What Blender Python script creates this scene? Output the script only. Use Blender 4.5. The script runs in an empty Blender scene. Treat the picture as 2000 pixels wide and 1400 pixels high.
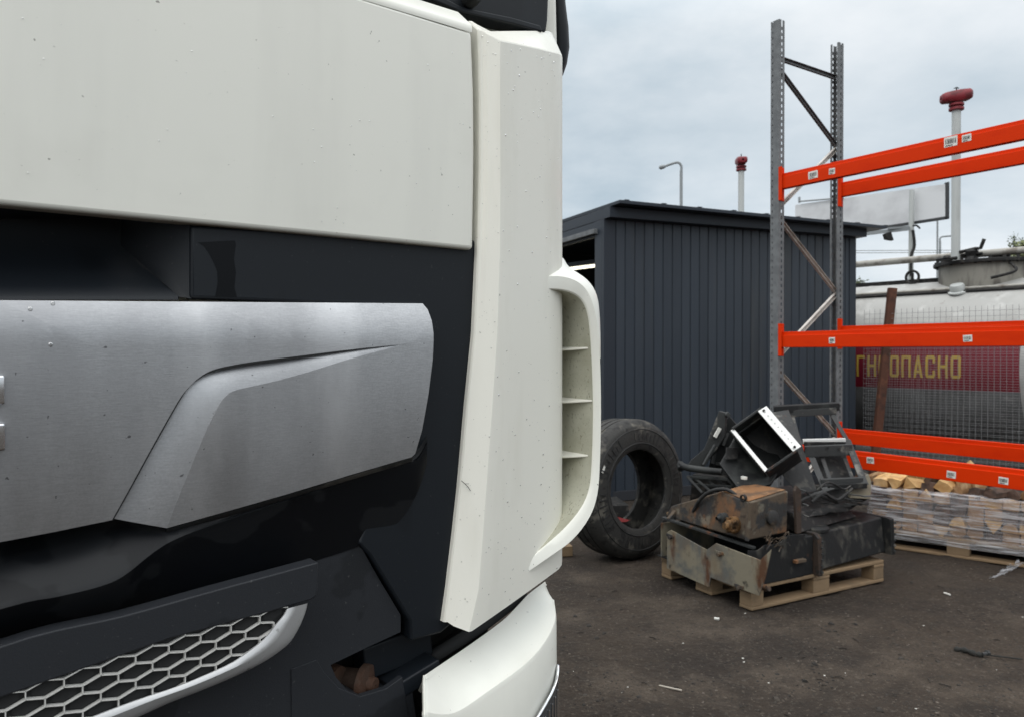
import bpy, bmesh, math, random
from mathutils import Vector, Matrix, noise
random.seed(7)
R = math.radians
scene = bpy.context.scene
COL = scene.collection

# ------------------------------------------------------------------ camera
CAM_H = 1.5
FPX = 1500.0                       # focal length in pixels of the 2000 px wide photograph
PITCH = math.atan(12 / FPX)        # the lens looks down by half a degree
cd = bpy.data.cameras.new('camera')
cd.sensor_fit = 'HORIZONTAL'; cd.sensor_width = 36.0; cd.lens = 36.0 * FPX / 2000.0
cd.clip_start = 0.02; cd.clip_end = 2000
cd.dof.use_dof = True; cd.dof.focus_distance = 1.45; cd.dof.aperture_fstop = 9.0
cam = bpy.data.objects.new('camera', cd); COL.objects.link(cam)
cam.location = (0, 0, CAM_H); cam.rotation_euler = (math.pi / 2 - PITCH, 0, 0)
scene.camera = cam

# ------------------------------------------------------------------ sky and sun
SUN_AZ, SUN_EL = R(208), R(42)     # compass from +Y clockwise: behind the camera, a little left
w = bpy.data.worlds.new('World'); scene.world = w; w.use_nodes = True
nt = w.node_tree; nt.nodes.clear(); N = nt.nodes.new; L = nt.links.new
def math_node(tree, op, a, b=None, clamp=False):
    n = tree.nodes.new('ShaderNodeMath'); n.operation = op; n.use_clamp = clamp
    for i, v in enumerate((a, b)):
        if v is None: continue
        if isinstance(v, (int, float)): n.inputs[i].default_value = v
        else: tree.links.new(v, n.inputs[i])
    return n.outputs[0]
def ramp_node(tree, fac, stops, interp='LINEAR'):
    n = tree.nodes.new('ShaderNodeValToRGB'); cr = n.color_ramp; cr.interpolation = interp
    while len(cr.elements) < len(stops): cr.elements.new(0.5)
    for e, (p, c) in zip(cr.elements, stops):
        e.position = p; e.color = (*c, 1) if len(c) == 3 else c
    tree.links.new(fac, n.inputs[0]); return n.outputs[0]
def mix_col(tree, fac, a, b, mode='MIX'):
    n = tree.nodes.new('ShaderNodeMix'); n.data_type = 'RGBA'; n.blend_type = mode
    for sock, v in ((n.inputs[0], fac), (n.inputs[6], a), (n.inputs[7], b)):
        if isinstance(v, (int, float)): sock.default_value = v
        elif isinstance(v, tuple): sock.default_value = (*v, 1) if len(v) == 3 else v
        else: tree.links.new(v, sock)
    return n.outputs[2]
SKY_OFF = (3.1, 1.7)            # drift of the cloud deck
tc = N('ShaderNodeTexCoord'); sx = N('ShaderNodeSeparateXYZ'); L(tc.outputs['Generated'], sx.inputs[0])
nish = N('ShaderNodeTexSky'); nish.sky_type = 'NISHITA'; nish.sun_disc = False
nish.sun_elevation = SUN_EL; nish.sun_rotation = SUN_AZ; nish.dust_density = 2.0
# overcast deck: radiance rises from horizon to zenith as an overcast sky does, broken by soft cloud
zpos = math_node(nt, 'MAXIMUM', sx.outputs[2], 0.0)
deck = ramp_node(nt, zpos, [(0.0, (.80, .845, .885)), (.16, (.70, .755, .80)), (.27, (.61, .675, .725)), (.38, (.87, .895, .915)), (.6, (1.55, 1.58, 1.60)), (1.0, (2.35, 2.36, 2.36))])
# cloud layer coordinates: project the view direction onto a flat deck
den = math_node(nt, 'ADD', zpos, 0.24)
cx_ = math_node(nt, 'DIVIDE', sx.outputs[0], den); cy_ = math_node(nt, 'DIVIDE', sx.outputs[1], den)
cv = N('ShaderNodeCombineXYZ'); L(math_node(nt, 'ADD', cx_, SKY_OFF[0]), cv.inputs[0]); L(math_node(nt, 'ADD', cy_, SKY_OFF[1]), cv.inputs[1])
n1 = N('ShaderNodeTexNoise'); n1.inputs['Scale'].default_value = .75; n1.inputs['Detail'].default_value = 7; n1.inputs['Roughness'].default_value = .58; L(cv.outputs[0], n1.inputs['Vector'])
cl = ramp_node(nt, n1.outputs['Fac'], [(.36, (.66, .735, .785)), (.48, (.91, .935, .95)), (.60, (1.10, 1.085, 1.075))])
deck2 = mix_col(nt, 1.0, deck, cl, 'MULTIPLY')
gain = mix_col(nt, 1.0, deck2, (10.0, 10.0, 10.0), 'MULTIPLY')
sky = mix_col(nt, .93, nish.outputs[0], gain)
bg = N('ShaderNodeBackground'); bg.inputs[1].default_value = 0.1; L(sky, bg.inputs[0])
wo = N('ShaderNodeOutputWorld'); L(bg.outputs[0], wo.inputs[0])

sd = bpy.data.lights.new('sun', 'SUN'); sd.energy = 0.75; sd.angle = R(40); sd.color = (1.0, .965, .91)
sun = bpy.data.objects.new('sun', sd); COL.objects.link(sun)
sun_dir = Vector((math.sin(SUN_AZ) * math.cos(SUN_EL), math.cos(SUN_AZ) * math.cos(SUN_EL), math.sin(SUN_EL)))
sun.rotation_euler = sun_dir.to_track_quat('Z', 'Y').to_euler()

vs = scene.view_settings
vs.view_transform = 'Standard'; vs.look = 'None'; vs.exposure = 0.14; vs.gamma = 1.0; vs.use_curve_mapping = False
scene.cycles.max_bounces = 8
scene.cycles.transparent_max_bounces = 16
scene.cycles.caustics_reflective = False; scene.cycles.caustics_refractive = False

# ------------------------------------------------------------------ measuring: photograph pixel -> place
def ray(px, py):
    a, b = (px - 1000) / FPX, (700 - py) / FPX
    c, s = math.cos(PITCH), math.sin(PITCH)
    return Vector((a, c + b * s, -s + b * c))
CAM = Vector((0, 0, CAM_H))
def at(px, py, depth):
    d = ray(px, py); return CAM + d * (depth / d.y)
def ground_at(px, py, z=0.0):
    d = ray(px, py); return CAM + d * ((z - CAM_H) / d.z)
# truck frame: u along the front face (to the right and away), n out of the face, z up
S0 = Vector((-.07, 1.40, 0)); EU = Vector((.8, .6, 0)); EN = Vector((.6, -.8, 0))
def W(u, n, z): return S0 + EU * u + EN * n + Vector((0, 0, z))
def F(px, py, n=0.0):
    d = ray(px, py); t = (n - (CAM - S0).dot(EN)) / d.dot(EN)
    p = CAM + d * t; return (p - S0).dot(EU), p.z
def FW(px, py, n=0.0):
    u, z = F(px, py, n); return W(u, n, z)

# ------------------------------------------------------------------ materials
def mat(name, col, rough=.5, metal=0.0, layers=(), bump=None, coat=0.0, spec=.5, rough_var=None, rand=0.0, bump_dist=.01):
    """layers: dicts(col, scale, lo, hi, stretch, amount, detail, seed) mixed over the base by noise"""
    m = bpy.data.materials.new(name); m.use_nodes = True
    t = m.node_tree; p = t.nodes['Principled BSDF']
    p.inputs['Roughness'].default_value = rough; p.inputs['Metallic'].default_value = metal
    p.inputs['Specular IOR Level'].default_value = spec
    if coat: p.inputs['Coat Weight'].default_value = coat; p.inputs['Coat Roughness'].default_value = .08
    tcn = t.nodes.new('ShaderNodeTexCoord'); vec = tcn.outputs['Object']
    if rand:
        oi = t.nodes.new('ShaderNodeObjectInfo')
        ad = t.nodes.new('ShaderNodeVectorMath'); ad.operation = 'ADD'; t.links.new(vec, ad.inputs[0])
        sc = math_node(t, 'MULTIPLY', oi.outputs['Random'], 37.0)
        cb = t.nodes.new('ShaderNodeCombineXYZ')
        for i in range(3): t.links.new(sc, cb.inputs[i])
        t.links.new(cb.outputs[0], ad.inputs[1]); vec = ad.outputs[0]
    def noise_out(scale, stretch=(1, 1, 1), detail=4, seed=0, rough_=.55):
        mp = t.nodes.new('ShaderNodeMapping'); mp.inputs['Scale'].default_value = stretch
        mp.inputs['Location'].default_value = (seed * 3.7, seed * 1.3, seed * 2.1)
        t.links.new(vec, mp.inputs[0])
        n = t.nodes.new('ShaderNodeTexNoise'); n.inputs['Scale'].default_value = scale
        n.inputs['Detail'].default_value = detail; n.inputs['Roughness'].default_value = rough_
        t.links.new(mp.outputs[0], n.inputs['Vector']); return n.outputs['Fac']
    c = tuple(col)
    if rand:
        oi2 = t.nodes.new('ShaderNodeObjectInfo')
        hs = t.nodes.new('ShaderNodeHueSaturation'); hs.inputs['Color'].default_value = (*col, 1)
        v = math_node(t, 'MULTIPLY_ADD', oi2.outputs['Random'], 2 * rand); v.node.inputs[2].default_value = 1 - rand
        t.links.new(v, hs.inputs['Value']); c = hs.outputs[0]
    for i, l in enumerate(layers):
        f = noise_out(l.get('scale', 5), l.get('stretch', (1, 1, 1)), l.get('detail', 4), l.get('seed', i + 1), l.get('nrough', .55))
        lo, hi, am = l.get('lo', .4), l.get('hi', .6), l.get('amount', 1.0)
        mr = t.nodes.new('ShaderNodeMapRange'); mr.inputs[1].default_value = lo; mr.inputs[2].default_value = hi
        mr.inputs[3].default_value = 0; mr.inputs[4].default_value = am; t.links.new(f, mr.inputs[0])
        c = mix_col(t, mr.outputs[0], c, l['col'])
    if isinstance(c, tuple): p.inputs['Base Color'].default_value = (*c, 1)
    else: t.links.new(c, p.inputs['Base Color'])
    if rough_var:
        sc, st, lo, hi = rough_var
        f = noise_out(sc, st, 5, 9)
        mr = t.nodes.new('ShaderNodeMapRange'); mr.inputs[1].default_value = .3; mr.inputs[2].default_value = .7
        mr.inputs[3].default_value = lo; mr.inputs[4].default_value = hi
        t.links.new(f, mr.inputs[0]); t.links.new(mr.outputs[0], p.inputs['Roughness'])
    if bump:
        sc, strength, st = (*bump, (1, 1, 1))[:3]
        f = noise_out(sc, st, 6, 5)
        b = t.nodes.new('ShaderNodeBump'); b.inputs['Strength'].default_value = strength; b.inputs['Distance'].default_value = bump_dist
        t.links.new(f, b.inputs['Height']); t.links.new(b.outputs[0], p.inputs['Normal'])
    return m
def emit_mat(name, col, s):
    m = bpy.data.materials.new(name); m.use_nodes = True; p = m.node_tree.nodes['Principled BSDF']
    p.inputs['Base Color'].default_value = (.8, .8, .8, 1)
    p.inputs['Emission Color'].default_value = (*col, 1); p.inputs['Emission Strength'].default_value = s
    return m

WHITE = mat('white_paint', (.80, .795, .725), .34, coat=.15, layers=(
    dict(col=(.20, .19, .16), scale=95, lo=.735, hi=.775, amount=.8, detail=2),
    dict(col=(.66, .655, .60), scale=9, lo=.5, hi=.75, stretch=(1, 1, .12), amount=.35),
    dict(col=(.55, .54, .48), scale=3.5, lo=.55, hi=.8, amount=.3)), bump=(40, .012))
WHITE_PITTED = mat('white_paint_road_film', (.84, .825, .745), .4, coat=.1, layers=(
    dict(col=(.17, .16, .13), scale=120, lo=.73, hi=.77, amount=.6, detail=2),
    dict(col=(.66, .64, .55), scale=14, lo=.52, hi=.75, stretch=(1, 1, .2), amount=.35),
    dict(col=(.10, .09, .07), scale=75, lo=.76, hi=.78, amount=.5, detail=3)), bump=(60, .03))
VENT_DIRTY = mat('vent_grimy_paint', (.47, .465, .38), .6, layers=(
    dict(col=(.30, .29, .21), scale=9, lo=.45, hi=.68, amount=.6),
    dict(col=(.06, .05, .03), scale=170, lo=.60, hi=.68, amount=.45, detail=3, stretch=(1, 1, .6)),
    dict(col=(.05, .045, .03), scale=42, lo=.66, hi=.72, amount=.5, detail=6)), bump=(120, .15))
DARK = mat('dark_satin_plastic', (.0065, .009, .0125), .48, spec=.30, layers=(
    dict(col=(.0035, .005, .007), scale=3.2, lo=.56, hi=.585, amount=.6, detail=3, stretch=(1, 1, .35)),
    dict(col=(.05, .052, .055), scale=150, lo=.70, hi=.76, amount=.4, detail=2)), bump=(300, .02))
GLOSS = mat('wet_black_plastic', (.0025, .0032, .0045), .42, spec=.22, layers=(
    dict(col=(.008, .009, .0105), scale=4, lo=.55, hi=.565, amount=1, detail=4, stretch=(1, 1, 1.4)),))
GREYP = mat('grained_grey_plastic', (.018, .020, .024), .55, spec=.32, layers=(
    dict(col=(.011, .0125, .015), scale=4.2, lo=.57, hi=.585, amount=.9, detail=4),
    dict(col=(.085, .085, .085), scale=160, lo=.69, hi=.76, amount=.5, detail=2)), bump=(420, .06))
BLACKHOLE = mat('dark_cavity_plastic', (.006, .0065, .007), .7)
ALU = mat('brushed_aluminium', (.50, .505, .515), .42, metal=1.0, layers=(
    dict(col=(.34, .345, .355), scale=110, lo=.38, hi=.66, stretch=(.55, .55, 5.0), amount=.55, detail=5, nrough=.75),
    dict(col=(.34, .34, .35), scale=5, lo=.42, hi=.66, stretch=(1, 1, .3), amount=.65, detail=8, nrough=.65),
    dict(col=(.36, .36, .37), scale=330, lo=.45, hi=.62, amount=.35, detail=2, seed=15),
    dict(col=(.72, .72, .725), scale=7, lo=.5, hi=.75, stretch=(1, 1, .3), amount=.5, seed=7),
    dict(col=(.06, .06, .06), scale=110, lo=.725, hi=.755, amount=.7, detail=2)),
    bump=(160, .04, (.5, .5, 5)), rough_var=(6, (1, 1, .25), .38, .52))
SILVER = mat('silver_trim_paint', (.50, .505, .51), .40, metal=.4, layers=(
    dict(col=(.45, .45, .45), scale=220, lo=.55, hi=.7, amount=.5, detail=2),
    dict(col=(.12, .11, .10), scale=80, lo=.70, hi=.75, amount=.7, detail=2)))
CHROME = mat('chrome', (.75, .76, .78), .12, metal=1.0)
NET = mat('honeycomb_silver', (.60, .595, .57), .45, metal=.15, layers=(dict(col=(.55, .54, .5), scale=40, lo=.5, hi=.7, amount=.5),))
RUST_HOOK = mat('rusty_tow_eye', (.055, .024, .012), .8, layers=(dict(col=(.05, .03, .02), scale=18, lo=.45, hi=.6), dict(col=(.35, .33, .28), scale=9, lo=.6, hi=.7, amount=.7)), bump=(40, .4))
GLASS = mat('windscreen_glass', (.012, .014, .016), .05, coat=.5)
RUBBER = mat('tyre_rubber', (.017, .017, .017), .72, layers=(
    dict(col=(.075, .07, .06), scale=9, lo=.54, hi=.66, amount=.75, detail=6),
    dict(col=(.008, .008, .008), scale=25, lo=.55, hi=.6, amount=.7)), bump=(60, .2))
RUBBER_PALE = mat('scuffed_tyre_sidewall', (.028, .027, .025), .75, layers=(
    dict(col=(.13, .12, .10), scale=8, lo=.56, hi=.66, amount=.85, detail=6),
    dict(col=(.008, .008, .008), scale=20, lo=.56, hi=.6, amount=.8)), bump=(70, .3))
SHED = mat('anthracite_sheet_steel', (.026, .034, .046), .42, spec=.4, layers=(
    dict(col=(.040, .049, .062), scale=1.6, lo=.42, hi=.7, stretch=(1, 1, .3), amount=.6),
    dict(col=(.10, .10, .10), scale=60, lo=.73, hi=.77, amount=.5, detail=2),
    dict(col=(.060, .058, .052), scale=3, lo=.56, hi=.75, stretch=(1, 1, .12), amount=.45, detail=6)), rough_var=(2.0, (1, 1, .4), .34, .5), rand=.10)
SHED_TRIM = mat('anthracite_trim', (.022, .028, .038), .45, spec=.35)
SHED_DARK = mat('shed_lining', (.02, .022, .027), .8)
GALV = mat('galvanised_steel', (.17, .178, .183), .6, metal=.2, layers=(
    dict(col=(.12, .125, .13), scale=14, lo=.42, hi=.6, amount=.8),
    dict(col=(.22, .15, .10), scale=8, lo=.68, hi=.8, amount=.4)))
GALV_BRACE = mat('weathered_brace_steel', (.52, .49, .45), .6, metal=0, layers=(dict(col=(.26, .23, .21), scale=11, lo=.45, hi=.65, amount=.7),))
ORANGE = mat('orange_powder_coat', (.66, .034, .0008), .55, spec=.1, layers=(
    dict(col=(.55, .02, .001), scale=5, lo=.5, hi=.75, amount=.5, stretch=(1, 1, 3)),
    dict(col=(.30, .05, .02), scale=40, lo=.72, hi=.78, amount=.6)))
STICKER = mat('white_sticker_paper', (.72, .71, .66), .6)
INK = mat('black_print', (.03, .03, .03), .7)
RUSTPOST = mat('rusty_brown_steel', (.085, .032, .018), .85, layers=(dict(col=(.16, .06, .03), scale=12, lo=.5, hi=.65, amount=.8), dict(col=(.03, .016, .012), scale=7, lo=.55, hi=.7, amount=.7)), bump=(50, .3))
WIRE = mat('galvanised_wire', (.17, .175, .18), .55, metal=.2)
WIRE_LIT = mat('lit_galvanised_wire', (.24, .245, .25), .5, metal=.2)  # same wire in a lighter colour, painting in the light on the cross wires
TANK = mat('weathered_white_tank', (.37, .37, .355), .5, layers=(
    dict(col=(.24, .23, .21), scale=2.2, lo=.48, hi=.75, stretch=(1, 1, .5), amount=.6, detail=6),
    dict(col=(.55, .55, .53), scale=4, lo=.55, hi=.7, amount=.6),
    dict(col=(.20, .18, .15), scale=14, lo=.66, hi=.75, amount=.6)), bump=(6, .08))
TANK_GREY = mat('grimy_tank_neck', (.24, .23, .20), .65, layers=(dict(col=(.08, .07, .06), scale=9, lo=.45, hi=.65, stretch=(1, 1, .25), amount=.9),))
BLACKIRON = mat('black_greasy_iron', (.010, .010, .010), .6, spec=.35, layers=(dict(col=(.05, .045, .04), scale=20, lo=.55, hi=.65),))
BANNER = mat('dark_red_paint', (.15, .005, .016), .5, layers=(dict(col=(.17, .008, .02), scale=6, lo=.45, hi=.65, amount=.7),))
YELLOW = mat('yellow_lettering', (.45, .31, .05), .5)
REDVALVE = mat('red_valve_paint', (.20, .010, .018), .5, layers=(dict(col=(.09, .01, .012), scale=12, lo=.5, hi=.65, amount=.8),))
GREYPOLE = mat('grey_pole_paint', (.46, .48, .47), .5, layers=(dict(col=(.24, .24, .23), scale=5, lo=.55, hi=.7, stretch=(1, 1, .2), amount=.6),))
BOARD = mat('white_billboard_back', (.72, .73, .74), .5, layers=(dict(col=(.50, .50, .51), scale=.5, lo=.45, hi=.7, amount=.8, detail=6, stretch=(1, 1, 2)),))
BOARD_FRAME = mat('dark_billboard_frame', (.035, .036, .038), .6)
FARPOLE = mat('far_grey_steel', (.26, .28, .29), .6)
WOODP = mat('pallet_wood', (.255, .175, .10), .8, layers=(
    dict(col=(.22, .15, .085), scale=16, lo=.4, hi=.65, stretch=(1, 1, 5), amount=.7),
    dict(col=(.10, .075, .05), scale=4, lo=.55, hi=.75, amount=.7)), bump=(40, .2), rand=.15)
WOODY = mat('fresh_split_firewood', (.56, .36, .15), .8, layers=(dict(col=(.38, .20, .07), scale=16, lo=.42, hi=.62, amount=.7), dict(col=(.72, .55, .32), scale=7, lo=.55, hi=.7, amount=.7)), bump=(60, .35), rand=.3)
WOODC = mat('split_firewood', (.34, .20, .095), .8, layers=(
    dict(col=(.24, .13, .055), scale=22, lo=.42, hi=.62, amount=.7),
    dict(col=(.58, .42, .24), scale=7, lo=.55, hi=.7, amount=.7)), bump=(60, .35), rand=.35)
BARK = mat('dark_bark_firewood', (.10, .062, .045), .9, layers=(dict(col=(.045, .03, .024), scale=18, lo=.45, hi=.6), dict(col=(.22, .15, .10), scale=9, lo=.6, hi=.7, amount=.6)), bump=(50, .5), rand=.3)
SCRAP_BEIGE = mat('rusty_beige_sheet', (.235, .21, .155), .75, spec=.25, layers=(
    dict(col=(.115, .12, .115), scale=6, lo=.47, hi=.58, amount=.85, detail=7),
    dict(col=(.16, .10, .055), scale=5, lo=.5, hi=.7, amount=.7, detail=7, seed=14, stretch=(1, 1, .4)),
    dict(col=(.10, .04, .018), scale=6, lo=.57, hi=.66, amount=.9, detail=7, stretch=(1, 1, .45)),
    dict(col=(.025, .022, .02), scale=8, lo=.60, hi=.66, amount=.85, detail=6)), bump=(30, .2))
SCRAP_RUST = mat('rust_eaten_steel', (.085, .062, .042), .85, layers=(
    dict(col=(.20, .085, .03), scale=6, lo=.52, hi=.62, amount=.85, detail=7, stretch=(1, 1, .6)),
    dict(col=(.022, .025, .028), scale=7, lo=.50, hi=.57, amount=.85, detail=7, seed=4),
    dict(col=(.17, .155, .12), scale=9, lo=.58, hi=.66, amount=.75, detail=7, seed=8),
    dict(col=(.03, .02, .015), scale=26, lo=.56, hi=.64, amount=.7, detail=5, seed=11)), bump=(35, .35))
SCRAP_BLACK = mat('grimy_black_steel', (.011, .0115, .012), .62, spec=.35, layers=(
    dict(col=(.085, .08, .068), scale=9, lo=.55, hi=.66, amount=.75, detail=7, stretch=(1, 1, .6)),
    dict(col=(.12, .05, .025), scale=6, lo=.66, hi=.74, amount=.8)), bump=(40, .2))
SCRAP_GREY = mat('worn_dark_grey_bracket', (.030, .032, .032), .6, layers=(
    dict(col=(.18, .17, .15), scale=8, lo=.57, hi=.64, amount=.8, detail=7),
    dict(col=(.025, .025, .025), scale=5, lo=.52, hi=.64, amount=.9, detail=6),
    dict(col=(.14, .055, .025), scale=8, lo=.66, hi=.73, amount=.9)), bump=(40, .2))
SCRAP_PLASTIC = mat('dusty_black_plastic', (.0095, .0105, .011), .55, spec=.35, layers=(
    dict(col=(.035, .038, .036), scale=6, lo=.52, hi=.64, amount=.8, detail=7),
    dict(col=(.22, .2, .17), scale=30, lo=.70, hi=.75, amount=.7)), bump=(50, .15))
TREAD = mat('bare_aluminium_tread', (.74, .74, .72), .42, metal=.25, layers=(dict(col=(.6, .6, .57), scale=14, lo=.5, hi=.7, amount=.5),))
BRASS = mat('tarnished_brass', (.30, .17, .075), .5, metal=.6, layers=(dict(col=(.08, .05, .03), scale=25, lo=.45, hi=.6),))
FOLIAGE = mat('leaf_green', (.045, .06, .022), .7, rand=.2)
FOLIAGE_PALE = mat('pale_autumn_leaf', (.16, .18, .07), .7)
TRUNKM = mat('tree_bark', (.05, .042, .035), .9)
RAG = mat('dark_rag', (.02, .02, .018), .9, bump=(60, .4))
GALVPIPE = mat('old_grey_pipe', (.33, .32, .29), .55, metal=.2, layers=(dict(col=(.14, .12, .1), scale=8, lo=.5, hi=.65, amount=.8),))

DARKRUST = mat('dark_brown_rust', (.045, .030, .022), .85, layers=(dict(col=(.10, .045, .02), scale=9, lo=.53, hi=.66, amount=.8, detail=6), dict(col=(.015, .015, .015), scale=11, lo=.52, hi=.6, amount=.8, seed=6)), bump=(40, .35))
RUST_TOP = mat('orange_rust_crust', (.22, .105, .042), .9, layers=(dict(col=(.08, .05, .03), scale=8, lo=.48, hi=.6, amount=.8, detail=6), dict(col=(.34, .19, .09), scale=14, lo=.58, hi=.68, amount=.6)), bump=(50, .4))
# stretch film: clear plastic with streaks that catch the sky
FILM = bpy.data.materials.new('stretch_film'); FILM.use_nodes = True
t_ = FILM.node_tree; pb = t_.nodes['Principled BSDF']; out_ = t_.nodes['Material Output']
pb.inputs['Base Color'].default_value = (.72, .72, .74, 1); pb.inputs['Roughness'].default_value = .22
tcn = t_.nodes.new('ShaderNodeTexCoord'); mpn = t_.nodes.new('ShaderNodeMapping'); mpn.inputs['Scale'].default_value = (1.3, 1.3, 22)
t_.links.new(tcn.outputs['Object'], mpn.inputs[0])
nz = t_.nodes.new('ShaderNodeTexNoise'); nz.inputs['Scale'].default_value = 3.2; nz.inputs['Detail'].default_value = 6; t_.links.new(mpn.outputs[0], nz.inputs['Vector'])
fr = ramp_node(t_, nz.outputs['Fac'], [(.36, (.10, .10, .10)), (.52, (.30, .30, .30)), (.68, (.72, .72, .72))])
tr = t_.nodes.new('ShaderNodeBsdfTransparent'); mxs = t_.nodes.new('ShaderNodeMixShader')
t_.links.new(fr, mxs.inputs[0]); t_.links.new(tr.outputs[0], mxs.inputs[1]); t_.links.new(pb.outputs[0], mxs.inputs[2]); t_.links.new(mxs.outputs[0], out_.inputs[0])
bmpn = t_.nodes.new('ShaderNodeBump'); bmpn.inputs['Strength'].default_value = .8; bmpn.inputs['Distance'].default_value = .02
t_.links.new(nz.outputs['Fac'], bmpn.inputs['Height']); t_.links.new(bmpn.outputs[0], pb.inputs['Normal'])
WATER = bpy.data.materials.new('rain_drop_water'); WATER.use_nodes = True
wt_ = WATER.node_tree; wt_.nodes.remove(wt_.nodes['Principled BSDF'])
wtr, wgl, wmx, wfr = (wt_.nodes.new(n_) for n_ in ('ShaderNodeBsdfTransparent', 'ShaderNodeBsdfGlossy', 'ShaderNodeMixShader', 'ShaderNodeFresnel'))
wtr.inputs[0].default_value = (.90, .90, .89, 1); wgl.inputs['Roughness'].default_value = .04; wfr.inputs[0].default_value = 1.6
wt_.links.new(wfr.outputs[0], wmx.inputs[0]); wt_.links.new(wtr.outputs[0], wmx.inputs[1]); wt_.links.new(wgl.outputs[0], wmx.inputs[2]); wt_.links.new(wmx.outputs[0], wt_.nodes['Material Output'].inputs[0])
LENS = bpy.data.materials.new('headlight_glass'); LENS.use_nodes = True
pl_ = LENS.node_tree.nodes['Principled BSDF']; pl_.inputs['Base Color'].default_value = (.05, .055, .06, 1); pl_.inputs['Roughness'].default_value = .05; pl_.inputs['Coat Weight'].default_value = .6

# ground: dark trodden earth
GROUND = mat('trodden_dark_earth', (.043, .0325, .0242), .95, spec=.25, layers=(
    dict(col=(.027, .021, .017), scale=.9, lo=.42, hi=.60, amount=.9, detail=8, nrough=.62),
    dict(col=(.080, .063, .048), scale=2.3, lo=.50, hi=.68, amount=.8, detail=8, nrough=.62),
    dict(col=(.020, .0165, .014), scale=8, lo=.52, hi=.70, amount=.6, detail=9, seed=12, nrough=.65),
    dict(col=(.14, .118, .095), scale=55, lo=.56, hi=.72, amount=.55, detail=5),
    dict(col=(.016, .014, .012), scale=130, lo=.52, hi=.68, amount=.65, detail=3, seed=17)), bump=(30, 1.0), bump_dist=.022)

# ------------------------------------------------------------------ mesh builder
class MB:
    def __init__(s): s.v = []; s.f = []
    def add(s, vs_, fs):
        o = len(s.v); s.v += [Vector(p) for p in vs_]; s.f += [[i + o for i in f] for f in fs]; return s
    def box(s, o, a, b, c):
        o, a, b, c = map(Vector, (o, a, b, c))
        v = [o, o + a, o + a + b, o + b, o + c, o + a + c, o + a + b + c, o + b + c]
        return s.hexa(v)
    def hexa(s, v):
        return s.add(v, [[0, 3, 2, 1], [4, 5, 6, 7], [0, 1, 5, 4], [1, 2, 6, 5], [2, 3, 7, 6], [3, 0, 4, 7]])
    def beam(s, p0, p1, wd, ht, up=(0, 0, 1)):
        p0, p1, up = Vector(p0), Vector(p1), Vector(up); d = (p1 - p0).normalized()
        x = d.cross(up).normalized() * wd; y = x.cross(d).normalized() * ht
        return s.box(p0 - x / 2 - y / 2, p1 - p0, x, y)
    def tube(s, pts, r, seg=8, cap=True):
        pts = [Vector(p) for p in pts]; n = len(pts); o = len(s.v); rs = r if isinstance(r, (list, tuple)) else [r] * n
        prev = None
        for i, p in enumerate(pts):
            d = (pts[min(i + 1, n - 1)] - pts[max(i - 1, 0)]).normalized()
            if prev is None:
                x = d.orthogonal().normalized()
            else:
                x = (prev - d * prev.dot(d)).normalized()
            prev = x; y = d.cross(x)
            for k in range(seg):
                a = 2 * math.pi * k / seg; s.v.append(p + (x * math.cos(a) + y * math.sin(a)) * rs[i])
        for i in range(n - 1):
            for k in range(seg):
                k2 = (k + 1) % seg; s.f.append([o + i * seg + k, o + i * seg + k2, o + (i + 1) * seg + k2, o + (i + 1) * seg + k])
        if cap:
            s.f.append([o + k for k in range(seg)][::-1]); s.f.append([o + (n - 1) * seg + k for k in range(seg)])
        return s
    def lathe(s, c, ax, prof, seg=32, closed=False):
        """prof: (radius, offset along ax)"""
        c, ax = Vector(c), Vector(ax).normalized(); x = ax.orthogonal().normalized(); y = ax.cross(x); o = len(s.v); m = len(prof)
        for k in range(seg):
            a = 2 * math.pi * k / seg; rdir = x * math.cos(a) + y * math.sin(a)
            for (r, h) in prof: s.v.append(c + rdir * r + ax * h)
        for k in range(seg):
            k2 = (k + 1) % seg
            for j in range(m if closed else m - 1):
                j2 = (j + 1) % m; s.f.append([o + k * m + j, o + k2 * m + j, o + k2 * m + j2, o + k * m + j2])
        return s
    def prism(s, poly, ext):
        ext = Vector(ext); n = len(poly); p = [Vector(q) for q in poly]
        return s.add(p + [q + ext for q in p], [list(range(n))[::-1], [n + i for i in range(n)]] + [[i, (i + 1) % n, n + (i + 1) % n, n + i] for i in range(n)])
    def loft(s, rows, close_u=False, close_v=False):
        o = len(s.v); nr, nc = len(rows), len(rows[0])
        for r in rows: s.v += [Vector(p) for p in r]
        for i in range(nr if close_v else nr - 1):
            i2 = (i + 1) % nr
            for j in range(nc if close_u else nc - 1):
                j2 = (j + 1) % nc; s.f.append([o + i * nc + j, o + i * nc + j2, o + i2 * nc + j2, o + i2 * nc + j])
        return s
    def mesh(s, name, smooth=None, fix=True):
        me = bpy.data.meshes.new(name); me.from_pydata([tuple(p) for p in s.v], [], s.f)
        bm = bmesh.new(); bm.from_mesh(me)
        if fix: bmesh.ops.recalc_face_normals(bm, faces=bm.faces)
        if smooth is not None: smooth_bm(bm, smooth)
        bm.to_mesh(me); bm.free(); me.update(); return me
    def build(s, name, m, parent=None, bevel=0, smooth=None, seg=2, solid=0, fix=True):
        return put(name, s.mesh(name, smooth, fix), m, parent, bevel, seg, solid)
def smooth_bm(bm, deg):
    lim = R(deg)
    for f in bm.faces: f.smooth = True
    for e in bm.edges:
        e.smooth = not (len(e.link_faces) == 2 and e.calc_face_angle(0) > lim)
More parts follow.
